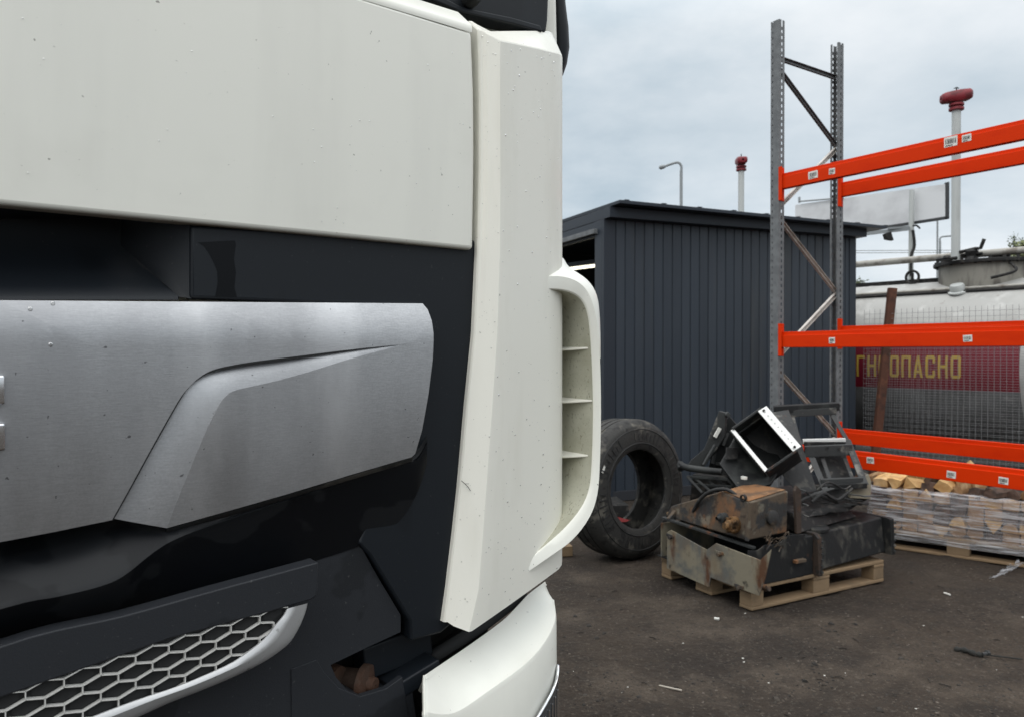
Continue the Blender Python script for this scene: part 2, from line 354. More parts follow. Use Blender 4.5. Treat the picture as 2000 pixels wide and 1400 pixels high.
def put(name, me, m, parent=None, bevel=0, seg=2, solid=0):
    o = bpy.data.objects.new(name, me); COL.objects.link(o)
    if m: 
        if len(me.materials) == 0: me.materials.append(m)
    if parent is not None:
        o.parent = parent
        if parent.type == 'EMPTY': o.location = -parent.location
    if solid:
        md = o.modifiers.new('thick', 'SOLIDIFY'); md.thickness = solid; md.offset = -1
    if bevel:
        md = o.modifiers.new('edge', 'BEVEL'); md.width = bevel; md.segments = seg; md.limit_method = 'ANGLE'; md.angle_limit = R(35)
        for p in me.polygons: p.use_smooth = True
        md2 = o.modifiers.new('wn', 'WEIGHTED_NORMAL'); md2.keep_sharp = True
    return o
def tag(o, label=None, cat=None, group=None, kind=None):
    if label: o['label'] = label
    if cat: o['category'] = cat
    if group: o['group'] = group
    if kind: o['kind'] = kind
    return o
def thing(name, label, cat, loc=(0, 0, 0), group=None):
    o = bpy.data.objects.new(name, None); COL.objects.link(o); o.location = loc; o.empty_display_size = .1
    return tag(o, label, cat, group)
def spline(pts, n=6):
    """Catmull-Rom through tuples"""
    P = [Vector(p) for p in pts]; out = []
    for i in range(len(P) - 1):
        a, b, c, d = P[max(i - 1, 0)], P[i], P[i + 1], P[min(i + 2, len(P) - 1)]
        for k in range(n):
            t = k / n; out.append(.5 * ((2 * b) + (c - a) * t + (2 * a - 5 * b + 4 * c - d) * t * t + (3 * b - a - 3 * c + d) * t ** 3))
    out.append(P[-1]); return out
def sheet(name, px, m, parent, n0=0.0, thick=.02, fn=None, grid=0, bevel=.003, seg=3, smooth_poly=0):
    """A moulded plate of the truck front: outline in photograph pixels on the plane n0, thickness behind it, optional relief fn(u,z)->n"""
    uz = [F(x, y, n0) for x, y in px]
    bm = bmesh.new()
    f = bm.faces.new([bm.verts.new((u, z, 0)) for u, z in uz])
    if fn:
        bmesh.ops.triangulate(bm, faces=bm.faces[:])
        us = [p[0] for p in uz]; zs = [p[1] for p in uz]
        for k in range(1, grid):
            for co, no in (((min(us) + (max(us) - min(us)) * k / grid, 0, 0), (1, 0, 0)), ((0, min(zs) + (max(zs) - min(zs)) * k / grid, 0), (0, 1, 0))):
                bmesh.ops.bisect_plane(bm, geom=bm.verts[:] + bm.edges[:] + bm.faces[:], plane_co=co, plane_no=no, dist=1e-5)
    for v in bm.verts:
        u, z = v.co.x, v.co.y; v.co = W(u, fn(u, z) if fn else n0, z)
    be = [e for e in bm.edges if len(e.link_faces) == 1]
    r = bmesh.ops.extrude_edge_only(bm, edges=be)
    for g in r['geom']:
        if isinstance(g, bmesh.types.BMVert): g.co -= EN * thick
    bm.normal_update()
    bmesh.ops.recalc_face_normals(bm, faces=bm.faces)
    smooth_bm(bm, 35)
    me = bpy.data.meshes.new(name); bm.to_mesh(me); bm.free()
    return put(name, me, m, parent, bevel, seg)

# ================================================================== GROUND
def axis_steps(lo, hi, step, far):
    a = []; x = lo
    while x < hi: a.append(x); x += step
    a.append(hi); return [-f for f in far[::-1]] + a + list(far)
xs = [-400, -150, -60, -25, -10, -5, -3, -2] + [-1 + .03 * i for i in range(0, 217)] + [6, 7, 9, 14, 25, 60, 150, 400]
ys = [-400, -150, -60, -25, -10, -4, -1, 1, 2] + [2.5 + .03 * i for i in range(0, 201)] + [9, 10, 12, 16, 25, 60, 150, 500]
def gz(x, y):
    f = max(0, min(1, (x + 1.0) / .6)) * max(0, min(1, (5.4 - x) / .5)) * max(0, min(1, (y - 2.4) / .5)) * max(0, min(1, (8.4 - y) / .5))
    h = noise.fractal(Vector((x * 1.4, y * 1.4, 0)), 1.0, 2.0, 4) * .014 + noise.fractal(Vector((x * 6, y * 6, 3)), 1.0, 2.0, 4) * .008 + abs(noise.noise(Vector((x * 15, y * 15, 8)))) * .013
    return f * (h - .008)
mb = MB(); nx = len(xs)
mb.v = [Vector((x, y, gz(x, y))) for y in ys for x in xs]
mb.f = [[j * nx + i, j * nx + i + 1, (j + 1) * nx + i + 1, (j + 1) * nx + i] for j in range(len(ys) - 1) for i in range(nx - 1)]
tag(mb.build('ground', GROUND, smooth=180, fix=False), kind='structure')

# ================================================================== SHED
K = Vector((.92, 7.7, 0)); W1 = Vector((.923, .385, 0)).normalized(); W2 = Vector((-.385, .923, 0)).normalized(); Z = Vector((0, 0, 1))
LEN, DEP, HGT = 3.345, 2.6, 2.83
shed = thing('metal_shed', 'dark blue-grey ribbed metal shed with open front and overhanging flat roof', 'shed', K)
mb = MB(); mb.box(K + W2 * .03 + W1 * .13, W1 * (LEN - .13), W2 * .04, Z * HGT)                       # backing of the side wall
mb.box(K + W1 * (LEN - .04) + W2 * .07, W1 * .04, W2 * (DEP - .07), Z * HGT)
mb.box(K + W2 * DEP, W1 * LEN, W2 * .04, Z * HGT)
mb.build('wall_frame', SHED_DARK, shed)
# ribbed side wall, one profiled strip after another
pitch = .1135; nst = int((LEN - .14) / pitch)
prof = [(0, .007), (.007, -.003), (.05, -.0045), (.1, -.003), (.1065, .007), (.1135, .0075)]
mbs = MB()
rows = [[W1 * a + W2 * b + Z * h for a, b in prof] for h in (.10, HGT)]
mbs.loft(rows); strip_me = mbs.mesh('wall_panel')
for k in range(nst):
    o = bpy.data.objects.new('wall_panel', strip_me); COL.objects.link(o); o.parent = shed
    if k == 0: strip_me.materials.append(SHED)
    o.location = W1 * (.135 + k * pitch) + W2 * (random.uniform(0, .002))
mb = MB(); mb.box(K - W1 * .006 - W2 * .012, W1 * .135, W2 * .04, Z * HGT); mb.box(K - W1 * .006 + W2 * .0285, W1 * .04, W2 * .15, Z * HGT)
mb.build('corner_trim', SHED_TRIM, shed, bevel=.004)
mb = MB(); mb.box(K + W1 * (LEN - .09) - W2 * .012, W1 * .1, W2 * .04, Z * HGT); mb.build('corner_trim', SHED_TRIM, shed, bevel=.004)
mb = MB(); mb.box(K + W1 * .1 - W2 * .015, W1 * (LEN - .2), W2 * .04, Z * .10); mb.build('base_rail', SHED_DARK, shed, bevel=.003)
# open front: jamb, lintel, track and far jamb
mb = MB(); mb.box(K + W2 * .16 - W1 * .01, W1 * .06, W2 * (DEP - .2), Z * .14 ).v
mb = MB(); mb.box(K + W2 * .18 + W1 * .002 + Z * 2.68, W1 * .05, W2 * (DEP - .2), Z * (HGT - 2.68)); mb.build('lintel', SHED_TRIM, shed, bevel=.004)
mb = MB(); mb.box(K + W2 * .12 - W1 * .05 + Z * 2.70, W1 * .045, W2 * (DEP - .2), Z * .05); mb.build('door_track', GALV, shed, bevel=.003)
mb = MB(); mb.box(K + W2 * (DEP - .35) + W1 * .002, W1 * .05, W2 * .35, Z * 2.68); mb.build('door_jamb', SHED_TRIM, shed, bevel=.004)
mb = MB(); mb.box(K + W1 * .05 + W2 * .08 + Z * .003, W1 * (LEN - .1), W2 * (DEP - .1), Z * .03); mb.build('shed_floor', SHED_DARK, shed)
# roof: box fascia under an overhanging ribbed sheet
mb = MB(); mb.box(K - W2 * .12 + Z * (HGT + .002), W1 * (LEN + .06), W2 * (DEP + .2), Z * .105); fas = mb.build('fascia', SHED_TRIM, shed, bevel=.004)
mb = MB()
o0 = K - W2 * .26 + W1 * .03 + Z * 2.945; o1 = K - W2 * .26 + W1 * 3.56 + Z * 2.915
mb.hexa([o0, o1, o1 + W2 * 3.1, o0 + W2 * 3.1 - W1 * .05, o0 + Z * .035, o1 + Z * .035, o1 + W2 * 3.1 + Z * .035, o0 + W2 * 3.1 - W1 * .05 + Z * .035])
roof = mb.build('roof_sheet', SHED_TRIM, shed, bevel=.004)
mb = MB()
for k in range(9):
    q = o0 + W1 * (.06 + .43 * k) + Z * (.036 - .0037 * k); mb.box(q, W1 * .05, W2 * 3.1, Z * .006)
mb.build('roof_rib', SHED_TRIM, roof)
# fluorescent tube burning inside
p0, p1 = at(1098, 527.5, 9.1), at(1215, 513, 8.75)
mb = MB(); mb.tube([p0, p1], .018, 8); tube = mb.build('strip_light', emit_mat('lit_tube', (1, .93, .72), 2.2), shed, smooth=60)
mb = MB(); mb.beam(p0 + Z * .045, p1 + Z * .045, .06, .05); mb.build('lamp_housing', SHED_TRIM, tube)

# ================================================================== PALLET RACK
RB = Vector((.563, -.826, 0)).normalized(); RC = Vector((.826, .563, 0)).normalized(); U0 = Vector((2.15, 6.2, 0))
def RP(s_, t_, z_): return U0 + RB * s_ + RC * t_ + Vector((0, 0, z_))
def rbox(mb, s0, s1, t0, t1, z0, z1): mb.box(RP(s0, t0, z0), RB * (s1 - s0), RC * (t1 - t0), Z * (z1 - z0))
RT = .884; RH = 4.18
rack = thing('pallet_rack', 'tall galvanised pallet rack frame with bright orange beams', 'rack', U0)
def upright(front, s_off=0.0):
    mb = MB(); H = RH
    web = (0, .0025) if front else (RT - .0025 + .005, RT + .005)
    f0, f1 = (.0025, .07) if front else (RT - .065, RT + .0025)
    lip = (f1 - .0025, f1) if front else (f0, f0 + .0025)
    # web with two columns of slots
    for a, b in ((-.08, -.066), (-.058, 0)): rbox(mb, s_off + a, s_off + b, web[0], web[1], 0, H)
    k = 0
    while k * .05 < H - .05: rbox(mb, s_off - .066, s_off - .058, web[0], web[1], k * .05, k * .05 + .032); k += 1
    # flanges with one column of slots each
    for sa, sb in ((-.0025, 0), (-.08, -.0775)):
        fm = (f0 + f1) / 2
        rbox(mb, s_off + sa, s_off + sb, f0, fm - .008, 0, H); rbox(mb, s_off + sa, s_off + sb, fm + .008, f1, 0, H)
        k = 0
        while k * .05 < H - .05: rbox(mb, s_off + sa, s_off + sb, fm - .008, fm + .008, k * .05, k * .05 + .024); k += 1
    for sa, sb in ((-.0175, -.0025), (-.0775, -.0625)): rbox(mb, s_off + sa, s_off + sb, lip[0], lip[1], 0, H)
    return mb
def frame(s_off):
    for fr_ in (True, False):
        up = upright(fr_, s_off).build('upright', GALV, rack)
        mb = MB(); rbox(mb, s_off - .1, s_off + .02, (-.02 if fr_ else RT - .085), (.09 if fr_ else RT + .025), .001, .007); mb.build('base_plate', GALV, up)
    t0, t1 = .045, RT - .035; sm = s_off - .045
    segs = [((t0, 3.89), (t1, 3.89)), ((t0, 3.81), (t1, 3.30)), ((t1, 3.27), (t0, 2.67)), ((t0, 2.60), (t1, 2.03)), ((t1, 2.0), (t0, 1.46)), ((t0, 1.36), (t1, .79)), ((t1, .75), (t0, .2))]
    for (a, b) in segs:
        A, B = RP(sm, *a), RP(sm, *b); d = (B - A).normalized(); nrm = RB.cross(d).normalized()
        mb = MB()
        mb.box(A - nrm * .018 - RB * .0125, B - A, nrm * .036, RB * .003)
        mb.box(A - nrm * .018 - RB * .0095, B - A, nrm * .003, RB * .022)
        mb.box(A + nrm * .015 - RB * .0095, B - A, nrm * .003, RB * .022)
        mb.build('brace', GALV_BRACE if a[1] < 3.5 else GALV, rack)  # upper braces take the darker steel, standing in for their shaded undersides
frame(0.0); BL = 2.70; frame(BL + .08)
def barcode(o, right, up, nrm, wd, ht, parent, seed):
    rr = random.Random(seed); tilt = rr.uniform(-.06, .06); right = (right + up * tilt).normalized(); up = (up - right * up.dot(right)).normalized()
    mb = MB(); mb.box(o - right * wd / 2 - up * ht / 2, right * wd, up * ht, nrm * .0012); st = mb.build('sticker', STICKER, parent)
    mb = MB(); x = -wd * .4
    while x < wd * .38:
        bw = rr.choice((.02, .035, .05)) * wd; mb.box(o + right * x - up * ht * .22 + nrm * .0014, right * bw, up * ht * (.5 + rr.uniform(-.03, .03)), nrm * .0004); x += bw + rr.choice((.02, .03, .05)) * wd
    mb.box(o - right * wd * .4 - up * ht * .42 + nrm * .0014, right * wd * .55, up * ht * .1, nrm * .0004)
    mb.build('barcode', INK, st)
def rbeam(t0, z0, conn, lab=()):
    mb = MB(); rbox(mb, .004, BL - .004, t0 + .014, t0 + .05, z0, z0 + .126); rbox(mb, .006, BL - .006, t0, t0 + .0139, z0 + .001, z0 + .098)
    b = mb.build('beam', ORANGE, rack, bevel=.0035)
    for s_ in (0.0, BL):
        e = 1 if s_ == 0 else -1
        mb = MB(); rbox(mb, min(s_, s_ + e * .006), max(s_, s_ + e * .006), t0 - .012, t0 + .055, conn[0], conn[1]); rbox(mb, min(s_, s_ + e * .034), max(s_, s_ + e * .034), t0 - .016, t0 - .0121, conn[0], conn[1])
        mb.build('beam_connector', ORANGE, b, bevel=.003)
    for i, (px, py, wd, ht) in enumerate(lab):
        # centre of the sticker on the beam face
        d = ray(px, py); tt = (RP(0, t0, 0) - CAM).dot(RC) / d.dot(RC); p = CAM + d * tt
        up_ = Z; barcode(Vector((p.x, p.y, min(max(p.z, z0 + .02), z0 + .085))) - RC * .0004, RB, up_, -RC, wd, ht, b, int(px + py))
    return b
rbeam(.01, 2.812, (2.72, 2.99), ((1588, 342, .082, .058), (1625, 335, .05, .045), (1857, 277, .085, .066), (1888, 270, .058, .046)))
rbeam(.01, 1.538, (1.47, 1.73), ((1625, 665, .05, .045), (1890, 661, .056, .044)))
rbeam(.01, .646, (.58, .84), ((1700, 898, .055, .045), (1858, 926, .058, .046), (1960, 938, .056, .044)))
rbeam(RT - .06, 2.842, (2.76, 3.02)); rbeam(RT - .06, 1.60, (1.53, 1.79)); rbeam(RT - .06, .716, (.64, .90))

# ================================================================== TANK
TD = Vector((.63, -.776, 0)).normalized(); TN = Vector((-.776, -.63, 0)).normalized()
TC = Vector((5.768, 10.3, 1.32)); TRAD = 1.12
def TP(s_, ang, r=TRAD): return TC + TD * s_ + TN * (r * math.cos(ang)) + Z * (r * math.sin(ang))
tank = thing('fuel_tank', 'big weathered white cylindrical fuel tank with a dark red warning band', 'tank', Vector((TC.x, TC.y, 0)))
SA, SB = -3.6, 3.0
mb = MB()
prof = [(.001, SA - .28), (.5, SA - .23), (.85, SA - .12), (1.05, SA - .03), (TRAD, SA + .06)]
prof += [(TRAD, SA + .06 + (SB - SA - .12) * k / 10) for k in range(1, 10)]
prof += [(TRAD, SB - .06), (1.05, SB + .03), (.85, SB + .12), (.5, SB + .23), (.001, SB + .28)]
mb.lathe(TC, TD, prof, 72); shell = mb.build('tank_shell', TANK, tank, smooth=40)
mb = MB()
for sw in (-2.2, -.9, 1.75): mb.lathe(TC + TD * sw, TD, [(TRAD - .002, -.012), (TRAD + .004, -.006), (TRAD + .004, .006), (TRAD - .002, .012)], 72)
mb.build('weld_seam', TANK, shell, smooth=60)
for sw in (-2.8, 2.2):
    mb = MB(); pts = [TP(0, -math.pi / 2 + a) for a in [(-1.0 + 2.0 * k / 12) for k in range(13)]]
    lo_, hi_ = pts[0], pts[-1]
    poly = [p + TD * sw for p in pts] + [Vector((hi_.x, hi_.y, 0)) + TD * sw, Vector((lo_.x, lo_.y, 0)) + TD * sw]
    mb.prism(poly, TD * .16); mb.build('saddle', BLACKIRON, tank)
a0, a1 = math.asin((1.055 - 1.32) / TRAD), math.asin((1.64 - 1.32) / TRAD)
mb = MB(); mb.loft([[TP(s_, a0 + (a1 - a0) * k / 8, TRAD + .003) for k in range(9)] for s_ in (-1.5, -.5, .5, 1.262)]); band = mb.build('warning_band', BANNER, shell, smooth=60)
mb = MB(); al0, al1 = -1.45, a0 - .004  # grey skin that puts the shade of the tank's underside into its colour
mb.loft([[TP(s_, al0 + (al1 - al0) * k / 14, TRAD + .0025) for k in range(15)] for s_ in (SA + .2, -1.5, 0, 1.262)]); mb.build('lower_shade', mat('grey_underside_shade', (.17, .175, .175), .6, layers=(dict(col=(.10, .10, .10), scale=3, lo=.4, hi=.65, amount=.8, detail=6), dict(col=(.28, .28, .27), scale=7, lo=.6, hi=.75, amount=.6))), shell, smooth=60)
# lettering ОГНЕОПАСНО: strokes as polygons on a 5 x 9 cell, wrapped round the shell
ZB, ZT = 1.19, 1.46
def stroke(mb, s0, x0, y0, x1, y1, x2, y2, x3, y3, cw=.112):
    pts = []
    n = 4
    for k in range(n + 1):
        t = k / n
        for (xa, ya, xb, yb) in ((x0, y0, x3, y3), (x1, y1, x2, y2)):
            x = xa + (xb - xa) * t; y = ya + (yb - ya) * t
            zz = ZB + (ZT - ZB) * y; pts.append(TP(s0 + x * cw, math.asin((zz - 1.32) / TRAD), TRAD + .0065))
    mb.add(pts, [[2 * k, 2 * k + 1, 2 * k + 3, 2 * k + 2] for k in range(n)])
def vbar(mb, s0, x0, x1, y0=0, y1=1): stroke(mb, s0, x0, y0, x1, y0, x1, y1, x0, y1)
def letter(ch, s0):
    mb = MB(); q = .26; h = .13
    if ch in 'ОСГНПЕ': vbar(mb, s0, 0, q, (.08 if ch in 'ОС' else 0), (.92 if ch in 'ОС' else 1))
    if ch in 'ОНП': vbar(mb, s0, 1 - q, 1, (.08 if ch == 'О' else 0), (.92 if ch == 'О' else 1))
    if ch in 'ОС':
        vbar(mb, s0, .08, .92, 0, h); vbar(mb, s0, .08, .92, 1 - h, 1)
        if ch == 'С': vbar(mb, s0, 1 - q, 1, .08, .34); vbar(mb, s0, 1 - q, 1, .66, .92)
    if ch in 'ГПЕ': vbar(mb, s0, 0, .95 if ch != 'П' else 1, 1 - h, 1)
    if ch == 'Н': vbar(mb, s0, 0, 1, .45, .45 + h)
    if ch == 'Е': vbar(mb, s0, 0, .95, 0, h); vbar(mb, s0, 0, .8, .45, .45 + h)
    if ch == 'А':
        stroke(mb, s0, 0, 0, .26, 0, .63, 1, .37, 1); stroke(mb, s0, .74, 0, 1, 0, .63, 1, .37, 1); vbar(mb, s0, .2, .8, .22, .22 + h * .9)
    mb.build('letter', YELLOW, band, fix=True)
for i, ch in enumerate('ОГНЕОПАСНО'): letter(ch, -.605 + .1435 * (i - 1))
# manhole neck, lid, valves
MC = TC + TD * .55 + Z * (TRAD - .10)
mb = MB(); mb.lathe(MC, Z, [(.56, -.05), (.56, .27)], 40); neck = mb.build('manhole_neck', TANK_GREY, tank, smooth=50)
mb = MB(); mb.lathe(MC, Z, [(.001, .31), (.62, .31), (.62, .265), (.55, .265)], 40); lid = mb.build('manhole_lid', BLACKIRON, tank, bevel=.006)
mb = MB()
for k in range(24):
    a = 2 * math.pi * k / 24; c = MC + Vector((math.cos(a) * .585, math.sin(a) * .585, .255)); mb.tube([c, c + Z * .085], .018, 6)
mb.build('lid_bolt', BLACKIRON, lid)
PB = at(1866, 512, 9.75)
for (px, py, r_, h_) in ((1849, 515, .05, .04), (1898, 512, .075, .12), (1952, 511, .085, .085)):
    c = at(px, py, 9.65); c.z = MC.z + .30; mb = MB(); mb.lathe(c, Z, [(.001, h_ + .03), (r_ * .7, h_ + .03), (r_, h_), (r_ * .75, h_ * .5), (r_ * 1.1, .02), (r_ * 1.1, 0)], 14); mb.tube([c + Z * h_ * .7 - TD * .12, c + Z * h_ * .7 + TD * .12], .022, 8)
    mb.build('valve', BLACKIRON, tank, smooth=45)
mb = MB(); c = at(1905, 486, 9.6); mb.tube([c - TD * .2 - Z * .03, c - Z * .0, c + TD * .06, c + TD * .10 + Z * .11], .022, 8); mb.build('valve_handle', BLACKIRON, tank, smooth=45)
# long pipe above the shell on brackets, lower rail with box
def pipe_px(pts, depthf, r, name, m):
    mb = MB(); mb.tube([depthf(*p) for p in pts], r, 10); return mb.build(name, m, tank, smooth=50)
def on_vert_plane(px, py, off):
    d = ray(px, py); t = ((TC - CAM).dot(TN) + off) / d.dot(TN); return CAM + d * t
A_, B_ = on_vert_plane(1675, 517, .25), on_vert_plane(2000, 489, .25); dd = (B_ - A_).normalized()
mb = MB(); mb.tube([A_ - dd * 1.2, A_, B_, B_ + dd * 1.5], .045, 12); mb.build('upper_pipe', GALVPIPE, tank, smooth=50)
for f_ in (-.1, .62, 1.1):
    p = A_ + (B_ - A_) * f_; mb = MB(); mb.tube([p, Vector((p.x, p.y, TC.z + math.sqrt(TRAD ** 2 - .25 ** 2) - .03))], .02, 8); mb.build('pipe_bracket', BLACKIRON, tank, smooth=50)
off2 = .62; zr = TC.z + math.sqrt(TRAD ** 2 - off2 ** 2) + .035
for (dz, r_, m_) in ((0, .022, GALVPIPE), (-.035, .016, BLACKIRON)):
    b0 = TC + TN * (off2 + dz * -.9); mb = MB(); mb.tube([Vector((b0.x, b0.y, zr + dz)) + TD * -3, Vector((b0.x, b0.y, zr + dz)) + TD * 2.6], r_, 8); mb.build('side_rail', m_, tank, smooth=50)
b0 = TC + TN * (off2 + .02) + TD * .43; c = Vector((b0.x, b0.y, zr + .0))
mb = MB(); mb.lathe(c, (TN * .4 + Z).normalized(), [(.001, .06), (.075, .055), (.085, .03), (.085, -.02), (.11, -.03), (.11, -.05)], 16); mb.build('junction_box', GREYPOLE, tank, smooth=45)
mb = MB(); b1 = TC + TN * .02; mb.beam(Vector((b1.x, b1.y, TC.z + TRAD + .028)) + TD * -3.2, Vector((b1.x, b1.y, TC.z + TRAD + .028)) + TD * -.05, .12, .05); mb.build('walkway_bar', BLACKIRON, tank)
c = on_vert_plane(1782, 542, .2); mb = MB()
mb.tube([c + (TD * math.cos(a) + Z * math.sin(a)) * .085 for a in [2 * math.pi * k / 14 for k in range(15)]], .018, 6); mb.tube([c - Z * .2, c + Z * .06], .02, 6); mb.build('hand_wheel', BLACKIRON, tank, smooth=50)
mb = MB(); mb.tube(spline([at(1935, 540, 9.3) - Z * .02, at(1975, 533, 9.2), at(1985, 525, 9.2), at(1972, 512, 9.3)], 5), .018, 6); mb.build('tank_hose', BLACKIRON, tank, smooth=50)

# breather posts with red heads
def breather(base, top_z, head_dir, label, r_=.052):
    t = thing('vent_post', label, 'vent post', base, 'red capped vent posts by the tank')
    mb = MB(); mb.tube([base, Vector((base.x, base.y, top_z))], r_, 14); mb.build('pole', GREYPOLE, t, smooth=50)
    c = Vector((base.x, base.y, top_z)); hd = Vector(head_dir).normalized()
    mb = MB(); mb.lathe(c, Z, [(.05, -.01), (.088, .0), (.088, .028), (.055, .035), (.055, .05), (.088, .055), (.088, .08), (.06, .085)], 18); col_ = mb.build('flange', REDVALVE, t, smooth=40)
    # twin-lobed head: swollen at both ends, waisted in the middle
    mb = MB(); rows = []
    for (x, ry, rz, dz) in ((-.185, .02, .02, .0), (-.18, .06, .055, 0), (-.15, .085, .072, 0), (-.08, .09, .078, .01), (-.02, .085, .085, .015), (.03, .085, .09, .02), (.09, .09, .08, .03), (.14, .088, .078, .035), (.175, .06, .06, .035), (.18, .02, .02, .035)):
        yv = hd.cross(Z).normalized(); cc = c + Z * (.155 + dz) + hd * x
        rows.append([cc + yv * (ry * math.cos(a)) + Z * (rz * max(-.8, min(.8, 1.25 * math.sin(a)))) for a in [2 * math.pi * k / 16 for k in range(16)]])
    mb.loft(rows, close_u=True); hdob = mb.build('valve_head', REDVALVE, t, smooth=50)
    mb = MB(); q = c + Z * .235; mb.tube([q, q + Z * .045], .008, 6); mb.tube([q + Z * .04 - hd * .03, q + Z * .055], .006, 6); mb.tube([q + Z * .04 + hd * .03, q + Z * .055], .006, 6); mb.build('vent_pin', BLACKIRON, t)
pb_ = at(1866.5, 512, 9.78); pb_.z = MC.z + .311
breather(pb_, at(1871, 216, 9.78).z, (1, -.15, 0), 'grey vent post with wide dark red head rising from the tank manhole')
pl2 = at(1447.5, 400, 13.5); breather(Vector((pl2.x, pl2.y, 0)), at(1448, 334, 13.5).z, (.12, 1, 0), 'grey vent post with narrow red head standing behind the dark shed')

# ================================================================== RUSTY POST AND WIRE MESH
pt, pbm = at(1743, 563, 8.05), Vector((3.77, 8.05, 0))
dpost = (pt - pbm); mb = MB(); mb.beam(pbm, pt, .082, .06, up=(0, 1, 0)); tag(mb.build('rusty_post', RUSTPOST, bevel=.006), 'leaning rust brown steel post standing in front of the white tank', 'post')
def mesh_panel(A, D, length, z0, z1, step, lean, label):
    D = Vector(D).normalized(); t = thing('wire_mesh_panel', label, 'mesh panel', A, 'welded mesh panels before the tank')
    nrm = D.cross(Z).normalized()
    def P(s_, z_): return A + D * s_ + Z * z_ + nrm * (lean * z_ + .02 * math.sin(s_ * 2.6 + z_ * 1.7))
    mb = MB(); nv = int(length / step)
    zz = [z0 + (z1 - z0) * k / 5 for k in range(6)]
    for i in range(nv + 1): mb.tube([P(i * step, z_) for z_ in zz], .0014, 6, cap=False)
    tag(mb.build('upright_wires', WIRE, t, fix=False), kind='stuff')
    mb = MB(); nh = int((z1 - z0) / step)
    ss = [length * k / 8 for k in range(9)]
    for j in range(nh + 1): mb.tube([P(s_, z0 + j * step) + nrm * .004 for s_ in ss], .0014, 6, cap=False)
    tag(mb.build('cross_wires', WIRE_LIT, t, fix=False), kind='stuff')
mesh_panel(Vector((3.76, 8.20, 0)), (.72, -.69, 0), 2.6, .03, 1.95, .052, .0, 'grey welded wire mesh panel leaning nearest behind the orange beams')
mesh_panel(Vector((3.83, 8.32, 0)), (.72, -.69, 0), 2.6, .05, 1.76, .052, -.035, 'second wire mesh panel overlapping the first, closer to the tank')

# ================================================================== FAR THINGS
def lamp(px, ytop, D, arm, label, r_=.06, name='street_lamp', lean=.25):
    p = at(px, ytop, D); base = Vector((p.x, p.y, 0)); H = p.z
    t = thing(name, label, 'street lamp', base)
    mb = MB(); mb.tube([base, Vector((p.x, p.y, H * .5)), Vector((p.x, p.y, H * .52)), Vector((p.x, p.y, H - .35))] , [r_ * 1.4, r_ * 1.3, r_, r_ * .9], 10)
    sg = 1 if arm > 0 else -1
    mb.tube(spline([Vector((p.x, p.y, H - .4)), Vector((p.x, p.y, H - .15)), Vector((p.x + sg * .18, p.y, H)), Vector((p.x + arm * .75, p.y, H - lean * .7))], 5), r_ * .75, 8); mb.build('pole', FARPOLE, t, smooth=50)
    e = Vector((p.x + arm * .7, p.y, H - lean * .66)); f_ = Vector((p.x + arm, p.y, H - lean))
    mb = MB(); mb.tube([e, e + (f_ - e) * .3, e + (f_ - e) * .8, f_], [.05, .09, .1, .04], 8); mb.build('lamp_head', FARPOLE, t, smooth=50)
lamp(1330.5, 318, 34, -.98, 'thin grey street lamp with drooping arm behind the shed roof', .075, lean=.24)
lamp(1836, 463, 62, 1.2, 'faint distant street lamp seen just left of the right vent post', .09, lean=-.1)
q = at(1831, 420, 48); mb = MB(); mb.tube([Vector((q.x, q.y, 0)), q + Z * .6], .055, 8); tag(mb.build('utility_pole', FARPOLE, smooth=50), 'thin grey distant pole standing below the end of the white billboard', 'pole')
# power line
mb = MB()
for dz in (0, .16): mb.tube([at(1400 + 90 * k, 489.5 + (k - 5) * -.2 - .06 * (k - 5) ** 2 * -1, 55) - Z * dz for k in range(14)], .022, 4)
tag(mb.build('power_line', BLACKIRON), 'dark overhead cables running behind the billboard pole', 'cable')
# billboard, seen from behind
D1, D2 = 34.0, 25.0
bl, br = at(1553, 401, D1), at(1846, 360, D2); bl2, br2 = at(1553, 470, D1), at(1846, 424, D2)
bb = thing('billboard', 'blank white rectangular billboard on one pole, partly behind the orange beams', 'billboard', Vector((at(1780, 400, 27).x, 27.1, 0)))
back = Vector((.35, .93, 0)) * .18
mb = MB(); mb.hexa([bl2, br2, br2 + back, bl2 + back, bl, br, br + back, bl + back]); mb.build('board', BOARD, bb)
hd = (br - bl).normalized(); mb = MB()
mb.hexa([br2 - Z * .06, br2 + hd * .19 - Z * .06, br2 + hd * .19 + back - Z * .06, br2 + back - Z * .06, br + Z * .05, br + hd * .19 + Z * .05, br + hd * .19 + back + Z * .05, br + back + Z * .05]); mb.build('end_frame', BOARD_FRAME, bb)
mb = MB(); mb.beam(bl2 - Z * .045 - Vector((0, .05, 0)), br2 - Z * .045 - Vector((0, .05, 0)), .1, .09); mb.build('bottom_rail', BOARD_FRAME, bb)
mb = MB(); mb.tube([bl + Z * .06 - Vector((0, .5, 0)), at(1646, 387, 30.4)], .035, 6); mb.tube([bl - Vector((0, .5, 0)), bl + Z * .25 - Vector((0, .5, 0))], .05, 6); mb.build('light_rail', FARPOLE, bb)
pp = at(1781, 372, 26.3); pq = Vector((at(1777, 520, 26.3).x, 26.3, 0)); mb = MB(); mb.tube([pq, pp], .085, 12); mb.build('pole', GREYPOLE, bb, smooth=50)
mb = MB(); mb.beam(at(1690, 457, 26), at(1776, 447, 26.2), .1, .12); mb.beam(at(1735, 447, 26), at(1775, 443, 26.2), .06, .06); arm_ = mb.build('lamp_arm', FARPOLE, bb)
